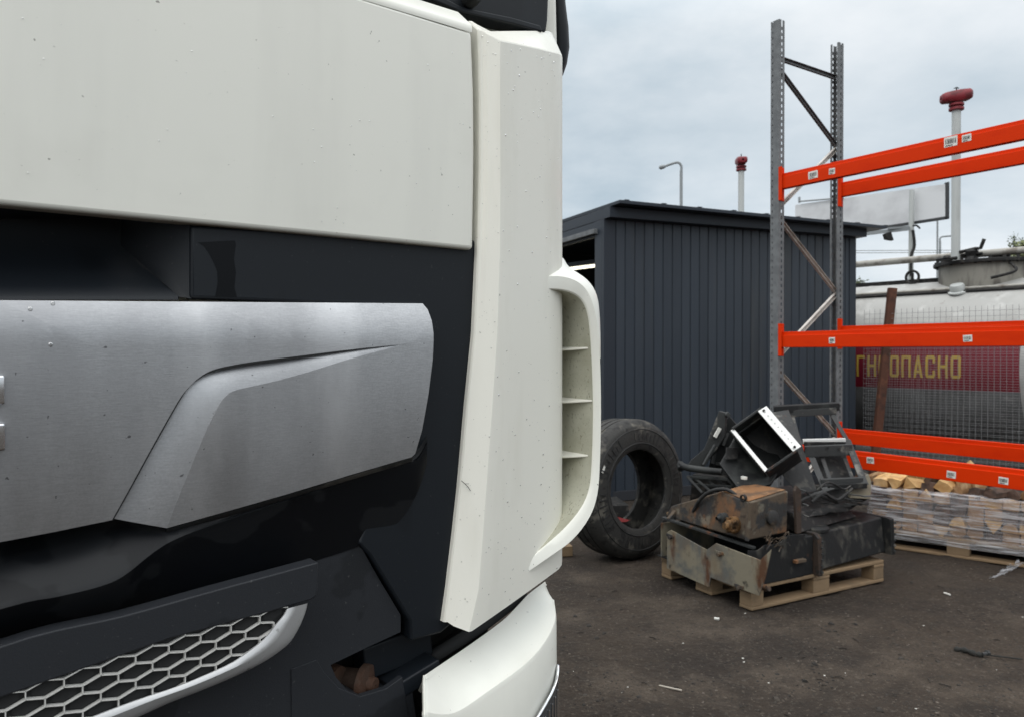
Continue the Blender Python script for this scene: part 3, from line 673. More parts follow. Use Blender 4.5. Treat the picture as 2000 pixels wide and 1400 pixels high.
c = at(1735, 459, 25.9); mb = MB(); mb.hexa([c + Vector(v) for v in ((-.1, -.1, -.16), (.14, -.1, -.2), (.14, .1, -.2), (-.1, .1, -.16), (-.16, -.1, .02), (.05, -.1, .1), (.05, .1, .1), (-.16, .1, .02))]); mb.build('flood_light', BLACKIRON, bb, bevel=.01)
mb = MB(); mb.tube(spline([at(1783, 442, 26), at(1790, 441, 26), at(1797, 447, 26)], 4), .03, 6); mb.build('cable_stub', BLACKIRON, bb)
mb = MB(); mb.tube(spline([at(1783, 450, 26), at(1786, 480, 26), at(1780, 500, 26), at(1779, 540, 26)], 4), .05, 6); mb.build('hanging_cable', BLACKIRON, bb)
# tree at the right edge
def tree(base, h, cw, label, n, m, ls, seed, low=.35):
    rr = random.Random(seed); t = thing('tree', label, 'tree', base)
    mb = MB(); mb.tube([base, base + Z * h * .4 + Vector((.1, 0, 0)), base + Z * h * .9], [.16, .11, .03], 7)
    tips = []
    for k in range(16):
        z0 = h * (low + .5 * rr.random()); a = rr.uniform(0, 6.28); ln = cw * rr.uniform(.5, 1.0)
        p0 = base + Z * z0; p1 = p0 + Vector((math.cos(a) * ln, math.sin(a) * ln, ln * rr.uniform(.3, .9))); mb.tube([p0, (p0 + p1) / 2 + Z * .1, p1], [.05, .03, .012], 5)
        for q_ in range(7):
            b_ = p0 + (p1 - p0) * rr.uniform(.35, 1.0); e_ = b_ + Vector((rr.uniform(-1, 1), rr.uniform(-1, 1), rr.uniform(-.2, 1))).normalized() * ln * rr.uniform(.25, .5); mb.tube([b_, (b_ + e_) / 2 + Z * .02, e_], [.012, .008, .005], 4, cap=False)
            tips += [b_ + (e_ - b_) * f_ for f_ in (.3, .5, .65, .8, .9, 1.0)]
    mb.build('trunk', TRUNKM, t, smooth=60)
    mb = MB()
    for k in range(n):
        c = rr.choice(tips) + Vector((rr.gauss(0, ls * .7), rr.gauss(0, ls * .7), rr.gauss(0, ls * .7))); d1 = Vector((rr.uniform(-1, 1), rr.uniform(-1, 1), rr.uniform(-1, 1))).normalized(); d2 = d1.orthogonal().normalized(); s_ = ls * rr.uniform(.6, 1.3)
        mb.add([c, c + d1 * s_ * .5 + d2 * s_ * .3, c + d1 * s_, c + d1 * s_ * .5 - d2 * s_ * .3], [[0, 1, 2, 3]])
    mb.build('crown', m, t, fix=False)
p = at(2034, 600, 24); tree(Vector((p.x, p.y, 0)), 5.9, 1.0, 'dark sparse tree rising at the right edge behind the tank', 9000, FOLIAGE, .085, 3)
p = at(1993, 540, 15); tree(Vector((p.x, p.y, 0)), 3.2, .45, 'pale yellow-green leafy bush top showing just right of the manhole', 2600, FOLIAGE_PALE, .06, 5, .6)
p = at(1676, 560, 90); tree(Vector((p.x, p.y, 0)), 10.0, 2.4, 'hazy far tree peeking over the tank beside the shed corner', 1200, FOLIAGE, .35, 9)

# ================================================================== FIREWOOD PALLET
Q2 = Vector((2.78, 5.96, 0)); A1 = Vector((.784, -.62, 0)).normalized(); A2 = Vector((.62, .784, 0)).normalized()
def pallet(O, a, b, L_, Wd, label, name='wooden_pallet'):
    t = thing(name, label, 'pallet', O, 'wooden pallets on the yard')
    z = .0
    for (j, wb) in ((0, .1), (.5, .145), (1, .1)):
        off = j * (Wd - wb)
        def bb_(nm, s0, s1, t0, t1, z0, z1):
            mb = MB(); mb.box(O + a * s0 + b * t0 + Z * z0, a * (s1 - s0), b * (t1 - t0), Z * (z1 - z0)); return mb.build(nm, WOODP, t, bevel=.003, seg=1)
        bb_('bottom_board', 0, L_, off, off + wb, .002, .023)
        for f_ in (0, .5, 1):
            w_ = .145 if f_ == .5 else .1; bb_('block', f_ * (L_ - w_), f_ * (L_ - w_) + w_, off + .003, off + wb - .003, .0235, .10)
    for f_ in (0, .5, 1):
        w_ = .145 if f_ == .5 else .1; mb = MB(); mb.box(O + a * (f_ * (L_ - w_)) + Z * .1005, a * w_, b * Wd, Z * .02); mb.build('stringer_board', WOODP, t, bevel=.003, seg=1)
    for k in range(5):
        w_ = .145 if k % 2 == 0 else .1; off = k * (Wd - .145) / 4 + (.0225 if k % 2 else 0)
        mb = MB(); mb.box(O + b * off + Z * .121 - a * random.uniform(0, .006), a * L_, b * w_, Z * .022); mb.build('deck_board', WOODP, t, bevel=.003, seg=1)
    return t
pallet(Q2, A1, A2, 1.2, .8, 'wooden pallet under the film wrapped firewood behind the rack')
def billet_mesh(kind, seed):
    rr = random.Random(seed); Lb = .32
    if kind == 'tri': prof = [(-.052, -.036), (.052, -.036), (.03, .02), (-.004, .05), (-.034, .01)]
    elif kind == 'quad': prof = [(-.05, -.036), (.05, -.037), (.052, .033), (.01, .041), (-.048, .035)]
    else: prof = [(-.05, -.037), (.045, -.037), (.054, -.004), (.03, .034), (-.02, .042), (-.05, .012)]
    prof = [(x + rr.uniform(-.006, .006), y + rr.uniform(-.005, .005)) for x, y in prof]; n = len(prof)
    mb = MB(); rows = []
    for y in (0, .5, 1): rows.append([Vector((x * (1 + rr.uniform(-.05, .05)), Lb * y + rr.uniform(-.008, .008), z * (1 + rr.uniform(-.08, .08)))) for x, z in prof])
    mb.loft(rows, close_u=True); o = len(mb.v); mb.f.append(list(range(n))); mb.f.append(list(range(2 * n, 3 * n))[::-1])
    return mb.mesh('billet')
kinds = [(billet_mesh(k, i), m) for i, (k, m) in enumerate((('quad', WOODC), ('tri', WOODY), ('round', WOODC), ('quad', WOODY), ('quad', BARK), ('round', BARK), ('tri', WOODC)))]
for me, m in kinds: me.materials.append(m)
BASE = Matrix((( A1.x, A2.x, 0), (A1.y, A2.y, 0), (0, 0, 1)))
def billet(kidx, s_, t_, z_, rot, label, group):
    me, m = kinds[kidx]; o = bpy.data.objects.new('firewood_billet', me); COL.objects.link(o)
    o.matrix_world = Matrix.Translation(Q2 + A1 * s_ + A2 * t_ + Z * z_) @ BASE.to_4x4() @ rot
    tag(o, label, 'firewood', group); return o
rr = random.Random(11)
ORD = ('first', 'second', 'third', 'fourth', 'fifth', 'sixth', 'seventh', 'eighth', 'ninth', 'tenth', 'eleventh')
ROWS = ('bottom', 'lower middle', 'upper middle', 'top'); HEAP = ('front', 'middle', 'back')
WORDS = {4: 'dark barky', 5: 'dark barky', 1: 'pale yellow', 3: 'pale yellow', 0: 'brown', 2: 'brown', 6: 'brown'}
for r_ in range(4):
    for c_ in range(11):
        k = rr.choice((0, 0, 1, 2, 3, 3, 4, 4, 5)); rz = Matrix.Rotation(rr.uniform(-.05, .05), 4, 'Z') @ Matrix.Rotation(rr.choice((0, math.pi)) if k not in (1, 6) else rr.choice((0, 0, math.pi)), 4, 'Y')
        billet(k, .058 + c_ * .108 + rr.uniform(-.004, .004), .02 + rr.uniform(0, .03), .183 + r_ * .079, rz, '%s firewood billet behind the film, %s from the left in the %s row' % (WORDS[k], ORD[c_], ROWS[r_]), 'firewood billets stacked in rows')
for r_ in range(3):
    for c_ in range(11):
        k = rr.choice((0, 1, 2, 3, 3, 4, 1, 6)) if c_ % 4 != 3 else rr.choice((4, 5, 3))
        s_ = .06 + c_ * .106 + rr.uniform(-.02, .02); t_ = .05 + r_ * .15 + rr.uniform(-.03, .03)
        rot = Matrix.Rotation(rr.uniform(-.7, .7), 4, 'Z') @ Matrix.Rotation(rr.uniform(-.25, .25), 4, 'X') @ Matrix.Rotation(rr.uniform(-1.3, 1.3), 4, 'Y')
        billet(k, s_, t_, .487 + r_ * .028 + rr.uniform(-.012, .015), rot, 'loose %s firewood billet on the pile, %s from the left in the %s line' % (WORDS[k], ORD[c_], HEAP[r_]), 'firewood billets loose on the pile')
# wrap
fz = [.085 + .37 * k / 22 for k in range(23)]; path = [(-.02, .7)] + [(-.022, .5), (-.024, .25), (-.024, .02), (-.016, -.012)] + [(1.22 * k / 40, -.02) for k in range(41)] + [(1.226, .0), (1.228, .4), (1.22, .7)]
rows = []
for j, z_ in enumerate(fz):
    row = []
    for (s_, t_) in path:
        wob = noise.noise(Vector((s_ * 3.1, t_ * 3, z_ * 40))) * .010 + noise.noise(Vector((s_ * 9, t_ * 9, z_ * 14))) * .006
        top = .02 * noise.noise(Vector((s_ * 5, t_ * 5, 9))) * (j / 22) ** 2
        row.append(Q2 + A1 * s_ + A2 * (t_ - abs(wob) * (1 if t_ < .3 else 0)) + Z * (z_ + top))
    rows.append(row)
# the rim of the wrap is pulled in over the top course
rows.append([p + A2 * .06 + Z * (.012 + .02 * noise.noise(p * 6)) for p in rows[-1]]); rows.append([p + A2 * .05 + Z * (.0 + .03 * noise.noise(p * 9)) for p in rows[-1]])
mb = MB(); mb.loft(rows); tag(mb.build('stretch_film', FILM, smooth=180, fix=False), 'clear wrinkled stretch film wound round the firewood pile', 'plastic film')

# crumpled film scrap on the ground at the right edge
c = ground_at(1968, 1120); mb = MB(); rows = []
for i in range(15):
    row = []
    for j in range(15):
        a, b = (i - 7) / 7, (j - 7) / 7
        n_ = noise.noise(Vector((a * 2.4, b * 2.4, 1.5))); h_ = .045 * (1 - .7 * (a * a)) * abs(noise.noise(Vector((a * 3, b * 3, 7)))) * 2 + .004
        row.append(c + Vector((.16 * a + .03 * n_ + .06 * b, .05 * b + .10 * a + .02 * n_, h_ + .03 * max(0, a))))
    rows.append(row)
mb.loft(rows); tag(mb.build('film_scrap', FILM, smooth=60, fix=False), 'crumpled scrap of clear plastic film lying on the dirt at the right edge', 'plastic scrap')

# ================================================================== SCRAP PALLET
Q1 = Vector((1.39, 4.44, 0)); P1 = Vector((.876, .487, 0)).normalized(); P2 = Vector((-.487, .876, 0)).normalized()
def SP(a, b, z): return Q1 + P1 * a + P2 * b + Z * z
pallet(Q1, P1, P2, 1.2, .8, 'worn wooden pallet on bare dirt carrying the heap of scrap truck parts')
# 1. open beige box (front left): torn plate with a step in its lower and upper edge
box1 = thing('battery_box', 'open rusty beige metal box at the front left of the scrap pallet', 'metal box', SP(0, 0, 0))
fp = [(1302, 1109), (1303, 1038), (1310, 1034), (1380, 1073), (1398, 1060), (1484, 1093), (1506, 1072), (1494, 1128), (1482, 1163), (1388, 1127), (1384, 1146)]
def on_plane(px, py, P0, nrm):
    d = ray(px, py); return CAM + d * ((P0 - CAM).dot(nrm) / d.dot(nrm))
poly = [on_plane(x, y, SP(-.045, 0, 0), P1) for x, y in fp]
mb = MB(); mb.prism(poly, P1 * .008); mb.build('front_plate', SCRAP_BEIGE, box1, bevel=.002)
mb = MB(); mb.box(SP(-.037, .755, .145), P1 * .47, P2 * .006, Z * .225); mb.build('end_plate', SCRAP_BEIGE, box1)
mb = MB(); mb.box(SP(-.037, .0, .144), P1 * .47, P2 * .8, Z * .006); mb.build('bottom_plate', SCRAP_BLACK, box1)
poly = [SP(-.037, -.006, .145), SP(.44, -.006, .15), SP(.44, -.006, .40), SP(.30, -.006, .41), SP(.22, -.006, .37), SP(.1, -.006, .375), SP(.04, -.006, .35), SP(-.037, -.006, .36)]
mb = MB(); mb.prism(poly, P2 * .008); mb.build('side_plate', SCRAP_BLACK, box1, bevel=.002)
mb = MB(); mb.box(SP(.434, .0, .15), P1 * .006, P2 * .8, Z * .22); mb.build('back_plate', SCRAP_BLACK, box1)
mb = MB(); mb.beam(SP(-.02, .76, .405), SP(.04, .02, .36), .03, .012); mb.build('rim_strip', SCRAP_GREY, box1)
for (a, b, z) in ((-.052, .62, .30), (-.052, .18, .29), (-.052, .02, .13)):
    mb = MB(); mb.box(SP(a, b, z), P1 * .012, P2 * .07, Z * .018); mb.tube([SP(a + .005, b + .03, z - .0), SP(a - .014, b + .03, z)], .012, 8); mb.build('hinge_lug', SCRAP_RUST, box1, bevel=.002)
mb = MB(); mb.box(SP(.02, -.05, .13), P1 * .05, P2 * .05, Z * .03); mb.tube([SP(.045, -.05, .14), SP(.045, -.09, .15)], .016, 8); mb.build('corner_bracket', SCRAP_RUST, box1, bevel=.003)
mb = MB(); mb.box(SP(.33, -.035, .24), P1 * .09, P2 * .03, Z * .02); mb.build('latch', SCRAP_RUST, box1, bevel=.003)
# tangle of wire on the rim
mb = MB()
for k in range(26):
    c = SP(.16 + rr.uniform(-.09, .12), -.01 + rr.uniform(-.03, .03), .36 + rr.uniform(-.01, .05)); d = Vector((rr.uniform(-1, 1), rr.uniform(-.6, .6), rr.uniform(-.6, .8))) * .05; mb.tube([c, c + d * .6 + Z * .01, c + d], .0035, 4)
tag(mb.build('wire_scraps', SCRAP_RUST), 'tangle of short rusty wire caught on the rim of the beige box', 'wire')
# 2. long black box (front right)
box2 = thing('tool_box', 'long black steel box with bolted end flanges at the right of the scrap pallet', 'metal box', SP(.55, 0, 0))
def tilt(a, b, z): return SP(a, b, z + (a - .55) * .06)
mb = MB(); mb.hexa([tilt(.56, .0, .155), tilt(1.22, .0, .15), tilt(1.22, .42, .15), tilt(.56, .42, .155), tilt(.56, .03, .375), tilt(1.22, .03, .375), tilt(1.22, .40, .385), tilt(.56, .40, .385)]); mb.build('box_body', SCRAP_BLACK, box2, bevel=.012)
for s_ in (.525, 1.222):
    mb = MB(); poly = [tilt(s_, -.04, .14), tilt(s_, .44, .14), tilt(s_, .44, .40 if s_ < 1 else .375), tilt(s_, .0, .395 if s_ < 1 else .378), tilt(s_, -.03, .37)]; mb.prism(poly, P1 * .035); fl = mb.build('end_flange', DARKRUST if s_ < 1 else SCRAP_BLACK, box2, bevel=.004)
    mb = MB()
    for k in range(6): c = tilt(s_ + .017, -.046, .165 + .037 * k); mb.tube([c, c - P2 * .008], .008, 6)
    mb.build('rivet', SCRAP_GREY, fl)
mb = MB(); mb.lathe(tilt(.66, .1, .395), Z, [(.001, .012), (.07, .01), (.085, -.005), (.085, -.02)], 18); mb.build('filler_cap', SCRAP_BLACK, box2, smooth=40)
# black upright between both boxes
mb = MB(); mb.box(SP(.445, .0, .145), P1 * .075, P2 * .5, Z * .235); tag(mb.build('black_panel_box', SCRAP_BLACK, bevel=.006), 'narrow black metal panel wedged between the beige box and the long black box', 'metal panel')
# 3. rust-eaten wedge tank on top
D = 4.62
tk = thing('rusty_oil_tank', 'rust-eaten wedge shaped tank with brass valve on top of the beige box', 'tank', SP(.1, .1, .38))
zb, ztp = .40, .632
v = [SP(.02, .06, zb - .005), SP(.02, .78, zb + .005), SP(.36, .78, zb + .01), SP(.36, .06, zb + .01),
     SP(.04, .05, .615), SP(.02, .74, .49), SP(.36, .62, .60), SP(.37, .05, .655)]
# left face rises to a shoulder near the front
vL = [SP(.02, .06, .395), SP(.02, .78, .405), SP(.03, .74, .48), SP(.055, .30, .645), SP(.045, .06, .615)]
vR = [SP(.36, .06, .405), SP(.36, .78, .41), SP(.35, .74, .47), SP(.33, .34, .665), SP(.37, .06, .66)]
mb = MB(); n = 5; mb.add(vL + vR, [[4, 3, 2, 1, 0], [5, 6, 7, 8, 9]] + [[i, (i + 1) % n, n + (i + 1) % n, n + i] for i in range(n)]); mb.build('tank_body', SCRAP_RUST, tk, bevel=.01)
mb = MB(); mb.prism([p + Z * .002 for p in (SP(.05, .075, .619), SP(.36, .075, .66), SP(.325, .33, .663), SP(.06, .29, .642))], Z * .004); mb.build('rust_crust', RUST_TOP, tk, bevel=.002)
mb = MB(); mb.beam(SP(.012, .05, .40), SP(.035, .05, .62), .02, .02, up=(1, 0, 0)); mb.build('corner_seam', SCRAP_RUST, tk)
c = at(1433, 1024, 4.82); c = on_plane(1433, 1024, SP(.02, 0, 0), P1)
mb = MB(); mb.lathe(c, -P1, [(.05, -.02), (.05, .012), (.034, .016), (.034, .045), (.02, .05), (.02, .075), (.001, .076)], 16); vv = mb.build('valve_body', BRASS, tk, smooth=40)
for k in range(5):
    a = 6.28 * k / 5; e = P2 * math.cos(a) + Z * math.sin(a); mb = MB(); mb.tube([c + e * .04 - P1 * .0, c + e * .04 - P1 * .045], .009, 8); mb.build('bolt', BRASS, vv, smooth=40)
c2 = on_plane(1414, 1010, SP(.02, 0, 0), P1); mb = MB(); mb.lathe(c2, -P1, [(.03, -.01), (.03, .03), (.012, .035), (.012, .06)], 12); mb.build('plug', SCRAP_GREY, tk, smooth=40)
c3 = on_plane(1452, 972, SP(.05, 0, 0), P1); mb = MB(); mb.lathe(c3, -P1, [(.022, -.01), (.022, .008), (.016, .008), (.016, -.005)], 12); mb.build('port_ring', BLACKIRON, tk, smooth=40)
mb = MB(); mb.lathe(on_plane(1508, 1010, SP(0, .05, 0), P2), -P2, [(.045, -.01), (.045, .012), (.03, .02), (.001, .02)], 14); mb.build('side_boss', SCRAP_RUST, tk, smooth=40)
# upright rusty rib right of the tank with bright bolt ends
mb = MB(); poly = [SP(.40, .02, .40), SP(.44, .02, .40), SP(.45, .03, .66), SP(.42, .04, .69), SP(.395, .03, .66)]; mb.prism(poly, P2 * .02); rib = mb.build('rusty_strap', DARKRUST, bevel=.003); tag(rib, 'upright rusty strap standing right beside the wedge shaped tank', 'strap')
for (px, py) in ((1567, 957), (1572, 985), (1573, 1007)):
    c = at(px - 4, py - 2, 4.66); mb = MB(); mb.tube([c, c + Vector((.028, -.016, -.010))], .006, 6); mb.build('bolt_end', SCRAP_GREY, rib, smooth=40)
# hose
mb = MB(); mb.tube(spline([at(1354, 998, 4.92), at(1368, 974, 4.84), at(1390, 958, 4.76), at(1418, 955, 4.70), at(1438, 968, 4.66), at(1449, 991, 4.645)], 6), .012, 8); tag(mb.build('rubber_hose', RUBBER, smooth=60), 'black rubber hose arching over the left face of the rusty wedge tank', 'hose')
# 4. black plastic step housing (left): blade, arm, panel, lattice
st = thing('step_housing', 'black plastic truck step housing with broken blade leaning at the top left of the heap', 'step housing', SP(.1, .6, .42))
def poly_at(pts, d): return [at(x, y, dd_) for (x, y, dd_) in [(p[0], p[1], p[2] if len(p) > 2 else d) for p in pts]]
mb = MB(); mb.prism(poly_at([(1404, 802), (1418, 806), (1416, 850), (1398, 880), (1372, 912), (1340, 912), (1350, 897), (1375, 876), (1390, 838)], 5.2), Vector((.02, .035, .0))); bl_ = mb.build('blade', SCRAP_GREY, st, bevel=.004)
mb = MB(); mb.beam(at(1406, 835, 5.18), at(1396, 853, 5.18), .02, .02); mb.build('reflector', STICKER, bl_)
mb = MB(); mb.beam(at(1397, 868, 5.17), at(1374, 908, 5.15), .022, .02); mb.beam(at(1418, 812, 5.2), at(1424, 806, 5.2), .04, .03); mb.build('blade_rib', SCRAP_GREY, bl_, bevel=.003)
mb = MB(); mb.tube(spline([at(1330, 915, 5.05), at(1328, 905, 5.1), at(1340, 912, 5.02), at(1380, 918, 4.95), at(1410, 921, 4.9)], 4), .022, 8); mb.build('grab_bar', SCRAP_PLASTIC, st, smooth=50)
mb = MB(); mb.prism(poly_at([(1405, 905, 4.95), (1440, 842, 5.2), (1500, 850, 5.25), (1530, 905, 5.0), (1505, 945, 4.85), (1448, 962, 4.8)], 5), Vector((.03, .09, -.03))); pn = mb.build('side_panel', SCRAP_PLASTIC, st, bevel=.008)
mb = MB(); mb.prism(poly_at([(1383, 914), (1398, 852), (1424, 812), (1442, 832), (1500, 850), (1480, 930), (1400, 925)], 5.27), Vector((.01, .03, 0))); rp_ = mb.build('rear_panel', SCRAP_PLASTIC, st, bevel=.004)
mb = MB()
for (p, q) in (((1402, 848), (1392, 905)), ((1422, 845), (1412, 870)), ((1398, 905), (1452, 903)), ((1430, 838), (1470, 846)), ((1440, 870), (1455, 905))): mb.beam(at(*p, 5.255), at(*q, 5.24), .018, .02, up=(0, 1, 0))
mb.build('panel_rib', SCRAP_GREY, rp_, bevel=.002)
mb = MB(); mb.prism(poly_at([(1418, 873, 5.03), (1442, 873, 5.06), (1440, 895, 4.98), (1416, 896, 4.96)], 5), Vector((0, -.012, 0))); mb.build('recess_plate', BLACKIRON, pn, bevel=.002)
mb = MB(); mb.tube([at(1453, 935, 4.80), at(1453.5, 930, 4.80)], .02, 8); mb.build('paint_spot', STICKER, pn)
mb = MB()
lat = [((1342, 930), (1372, 962)), ((1372, 962), (1450, 965)), ((1342, 930), (1420, 935)), ((1356, 932), (1392, 962)), ((1378, 934), (1415, 962)), ((1400, 936), (1438, 962)), ((1420, 935), (1450, 965)), ((1350, 945), (1430, 950))]
for a, b in lat: mb.beam(at(*a, 4.98), at(*b, 4.9), .016, .02, up=(0, 1, 0))
mb.build('lattice', SCRAP_PLASTIC, st, bevel=.002)
mb = MB(); mb.hexa([at(1345, 985, 5.2), at(1470, 985, 4.95), at(1500, 985, 5.3), at(1380, 985, 5.5), at(1352, 925, 5.15), at(1440, 932, 4.95), at(1500, 905, 5.3), at(1390, 905, 5.5)]); mb.build('housing_bottom', BLACKIRON, st, bevel=.01)
mb = MB(); mb.hexa([at(1418, 905, 5.35), at(1450, 905, 5.35), at(1452, 905, 5.5), at(1420, 905, 5.5), at(1428, 818, 5.35), at(1447, 835, 5.35), at(1447, 835, 5.5), at(1428, 818, 5.5)]); mb.build('rear_post', SCRAP_PLASTIC, st, bevel=.004)
# 5. step frame with two bright aluminium treads
sf = thing('truck_footstep', 'tilted open step frame with two bright white aluminium treads on top of the heap', 'truck step', SP(.35, .35, .66))
a_, b_, c_, d_ = at(1430, 837, 4.95), at(1486, 797, 4.95), at(1557, 878, 4.78), at(1498, 919, 4.78)
bk = Vector((.12, .24, -.10))
mb = MB(); mb.prism(poly_at([(1480, 802, 4.94), (1497, 792, 4.955), (1565, 871, 4.785), (1549, 881, 4.77)], 4.9), Vector((.003, .008, -.004))); tr1 = mb.build('tread', TREAD, sf, bevel=.002)
mb = MB()
for (px, py, dd_) in ((1492, 801, 4.935), (1552, 872, 4.775)): mb.tube([at(px, py, dd_), at(px, py, dd_ - .006)], .009, 10)
mb.build('screw', BLACKIRON, tr1)
mb = MB()
for k in range(9):
    f_ = (k + .8) / 10.5; p_ = at(1488.5 + 68.5 * f_, 797 + 79 * f_, 4.943 - .165 * f_); mb.tube([p_, p_ - Vector((0, .004, 0))], .0045, 6)
mb.build('tread_stud', TREAD, tr1)
mb = MB(); mb.prism(poly_at([(1427, 840, 4.955), (1433, 836, 4.96), (1500, 916, 4.785), (1494, 921, 4.78)], 4.9), Vector((.003, .02, -.004))); mb.build('tread', TREAD, sf, bevel=.002)
mb = MB(); mb.prism(poly_at([(1481, 804, 4.95), (1550, 883, 4.78), (1553, 880, 4.79), (1485, 801, 4.96)], 4.9), bk); mb.build('side_plate', SCRAP_BLACK, sf, bevel=.002)
mb = MB(); mb.prism([b_, b_ + Vector((.008, 0, .008)), a_ + Vector((.008, 0, .008)), a_], bk); mb.build('side_plate', SCRAP_GREY, sf)
mb = MB(); mb.prism([c_, c_ - Vector((.008, 0, .008)), d_ - Vector((.008, 0, .008)), d_], bk); mb.build('side_plate', SCRAP_BLACK, sf)
mb = MB(); mb.prism([a_ + Vector((-.004, .03, -.012)), a_ + Vector((-.010, .03, -.018)), d_ + Vector((-.010, .03, -.018)), d_ + Vector((-.004, .03, -.012))], bk); mb.build('side_plate', SCRAP_BLACK, sf)
for (p, q) in ((b_, a_), (c_, d_), (b_ + bk, c_ + bk), (a_ + bk * .5, b_ + bk * .5)):
    mb = MB(); mb.beam(p, q, .014, .012, up=(0, 1, 0)); mb.build('edge_bar', SCRAP_GREY, sf, bevel=.002)
mb = MB(); mid = [a_ + bk, b_ + bk, c_ + bk, d_ + bk]; mb.prism(mid, Vector((.005, .01, -.004))); mb.build('back_plate', SCRAP_BLACK, sf)
# 6. ladder-like frame (right)
lf = thing('step_ladder', 'dark grey ladder-like step frame with two openings leaning at the right of the heap', 'step ladder', SP(.75, .4, .45))
TL, TR = (1541, 806, 5.55), (1628, 800, 5.6); ML, MR = (1566, 866, 5.35), (1655, 861, 5.4); BLc, BR = (1588, 955, 5.05), (1692, 945, 5.1)
nb = Vector((.05, .12, .03))
def fbar(p, q, wd, name='frame_bar', m=SCRAP_GREY, dp=.05):
    P_, Q_ = at(*p), at(*q); d = (Q_ - P_).normalized(); vw = Vector((0, 1, 0)); x = d.cross(vw).normalized()
    mb = MB(); mb.box(P_ - x * wd / 2, Q_ - P_, x * wd, Vector((dp * .3, dp, 0))); return mb.build(name, m, lf, bevel=.003)
fbar((1544, 806, 5.56), (1586, 957, 5.04), .045); fbar((1622, 803, 5.6), (1660, 868, 5.39), .03); fbar((1655, 858, 5.41), (1690, 946, 5.1), .05)
fbar((1512, 801, 5.5), (1640, 794, 5.6), .055, m=SCRAP_PLASTIC, dp=.14); fbar((1535, 808, 5.52), (1634, 802, 5.58), .05)
fbar((1568, 862, 5.36), (1652, 860, 5.39), .03, m=TREAD); fbar((1570, 866, 5.352), (1652, 866, 5.382), .028, m=BLACKIRON)
fbar((1572, 882, 5.28), (1665, 878, 5.33), .075); fbar((1586, 893, 5.26), (1612, 956, 5.03), .045)
fbar((1603, 942, 5.07), (1686, 938, 5.12), .04); fbar((1592, 953, 5.04), (1694, 948, 5.1), .035, m=SCRAP_BLACK)
fbar((1606, 892, 5.32), (1622, 938, 5.14), .03, m=SCRAP_GREY, dp=.02); fbar((1650, 893, 5.33), (1667, 938, 5.15), .028, m=SCRAP_GREY, dp=.02)
mb = MB(); mb.prism(poly_at([(1510, 805, 5.45), (1540, 800, 5.5), (1568, 866, 5.3), (1560, 880, 5.2), (1530, 845, 5.35)], 5.4), Vector((.01, .03, 0))); mb.build('gusset', SCRAP_GREY, lf, bevel=.003)
mb = MB()
for (px, py, dd_) in ((1573, 874, 5.27), (1640, 876, 5.31), (1660, 884, 5.33), (1575, 905, 5.2), (1617, 874, 5.3)): mb.tube([at(px, py, dd_), at(px, py, dd_ - .012)], .008, 6)
mb.build('bolt', BLACKIRON, lf)
mb = MB(); mb.prism(poly_at([(1586, 884, 5.42), (1652, 880, 5.47), (1662, 944, 5.24), (1606, 950, 5.18)], 5.3), Vector((.01, .03, 0))); mb.build('back_plate', BLACKIRON, lf)
mb = MB(); mb.prism(poly_at([(1535, 840, 5.3), (1568, 875, 5.2), (1596, 958, 5.0), (1560, 965, 4.98), (1530, 930, 5.05)], 5.1), Vector((.03, .12, 0))); mb.build('side_web', SCRAP_BLACK, lf, bevel=.003)
# cables and small junk jammed between the big parts
rj = random.Random(41)
mb = MB()
for k in range(4):
    x0, y0 = rj.uniform(1558, 1600), rj.uniform(950, 985); p = [at(x0, y0, 4.78)]
    for j in range(4): x0 += rj.uniform(12, 34); y0 += rj.uniform(-24, 20); p.append(at(x0, min(y0, 1000), 4.80 + .09 * j))
    mb.tube(spline(p, 4), rj.choice((.006, .008, .011)), 6)
tag(mb.build('cable_tangle', RUBBER, smooth=60), 'tangle of black cables jammed between the step ladder and the long black box', 'cables')
mb = MB()
for k in range(7):
    x0, y0 = rj.uniform(1575, 1690), rj.uniform(962, 990); a = rj.uniform(-.6, .6); ln = rj.uniform(18, 46)
    mb.beam(at(x0, y0, 4.95), at(x0 + ln * math.cos(a), y0 + ln * math.sin(a) * .5, 5.0), rj.uniform(.015, .04), .006)
tag(mb.build('metal_strips', SCRAP_GREY, bevel=.001), 'loose bent metal strips lying on the black mudflap of the heap', 'metal strips', kind='stuff')
# 7. grey-green plate behind right, 8. crumpled black sheets, 9. slat of wood
mb = MB(); mb.prism(poly_at([(1660, 972, 5.12), (1672, 940, 5.15), (1697, 925, 5.2), (1702, 940, 5.2), (1701, 974, 5.15)], 5.2), Vector((.01, .12, 0))); tag(mb.build('bent_plate', SCRAP_BEIGE, bevel=.004), 'bent grey-green metal plate at the right end of the heap by the firewood', 'metal plate')
mb = MB(); rows = []
for i in range(13):
    f_ = i / 12; row = []
    for j in range(9):
        g = j / 8; px = 1565 + f_ * 132; py = 1012 - g * 48 - f_ * 26; d_ = 4.80 + g * .42 + f_ * .22
        p_ = at(px, py, d_); row.append(p_ + Z * (.045 * noise.noise(Vector((f_ * 4, g * 4, 2))) + .012 * noise.noise(Vector((f_ * 11, g * 11, 5)))))
    rows.append(row)
mb.loft(rows); tag(mb.build('rubber_flap', BLACKIRON, smooth=40, solid=.006, fix=False), 'crumpled black rubber mudflap spread over the long black box', 'mudflap')
mb = MB(); mb.hexa([SP(.46, .05, .39), SP(1.1, .12, .41), SP(1.1, .7, .41), SP(.46, .7, .39), SP(.48, .12, .50), SP(1.0, .16, .50), SP(1.0, .6, .56), SP(.48, .6, .56)]); tag(mb.build('black_plastic_tray', BLACKIRON, bevel=.01), 'black plastic tray under the ladder-like step frame', 'tray')
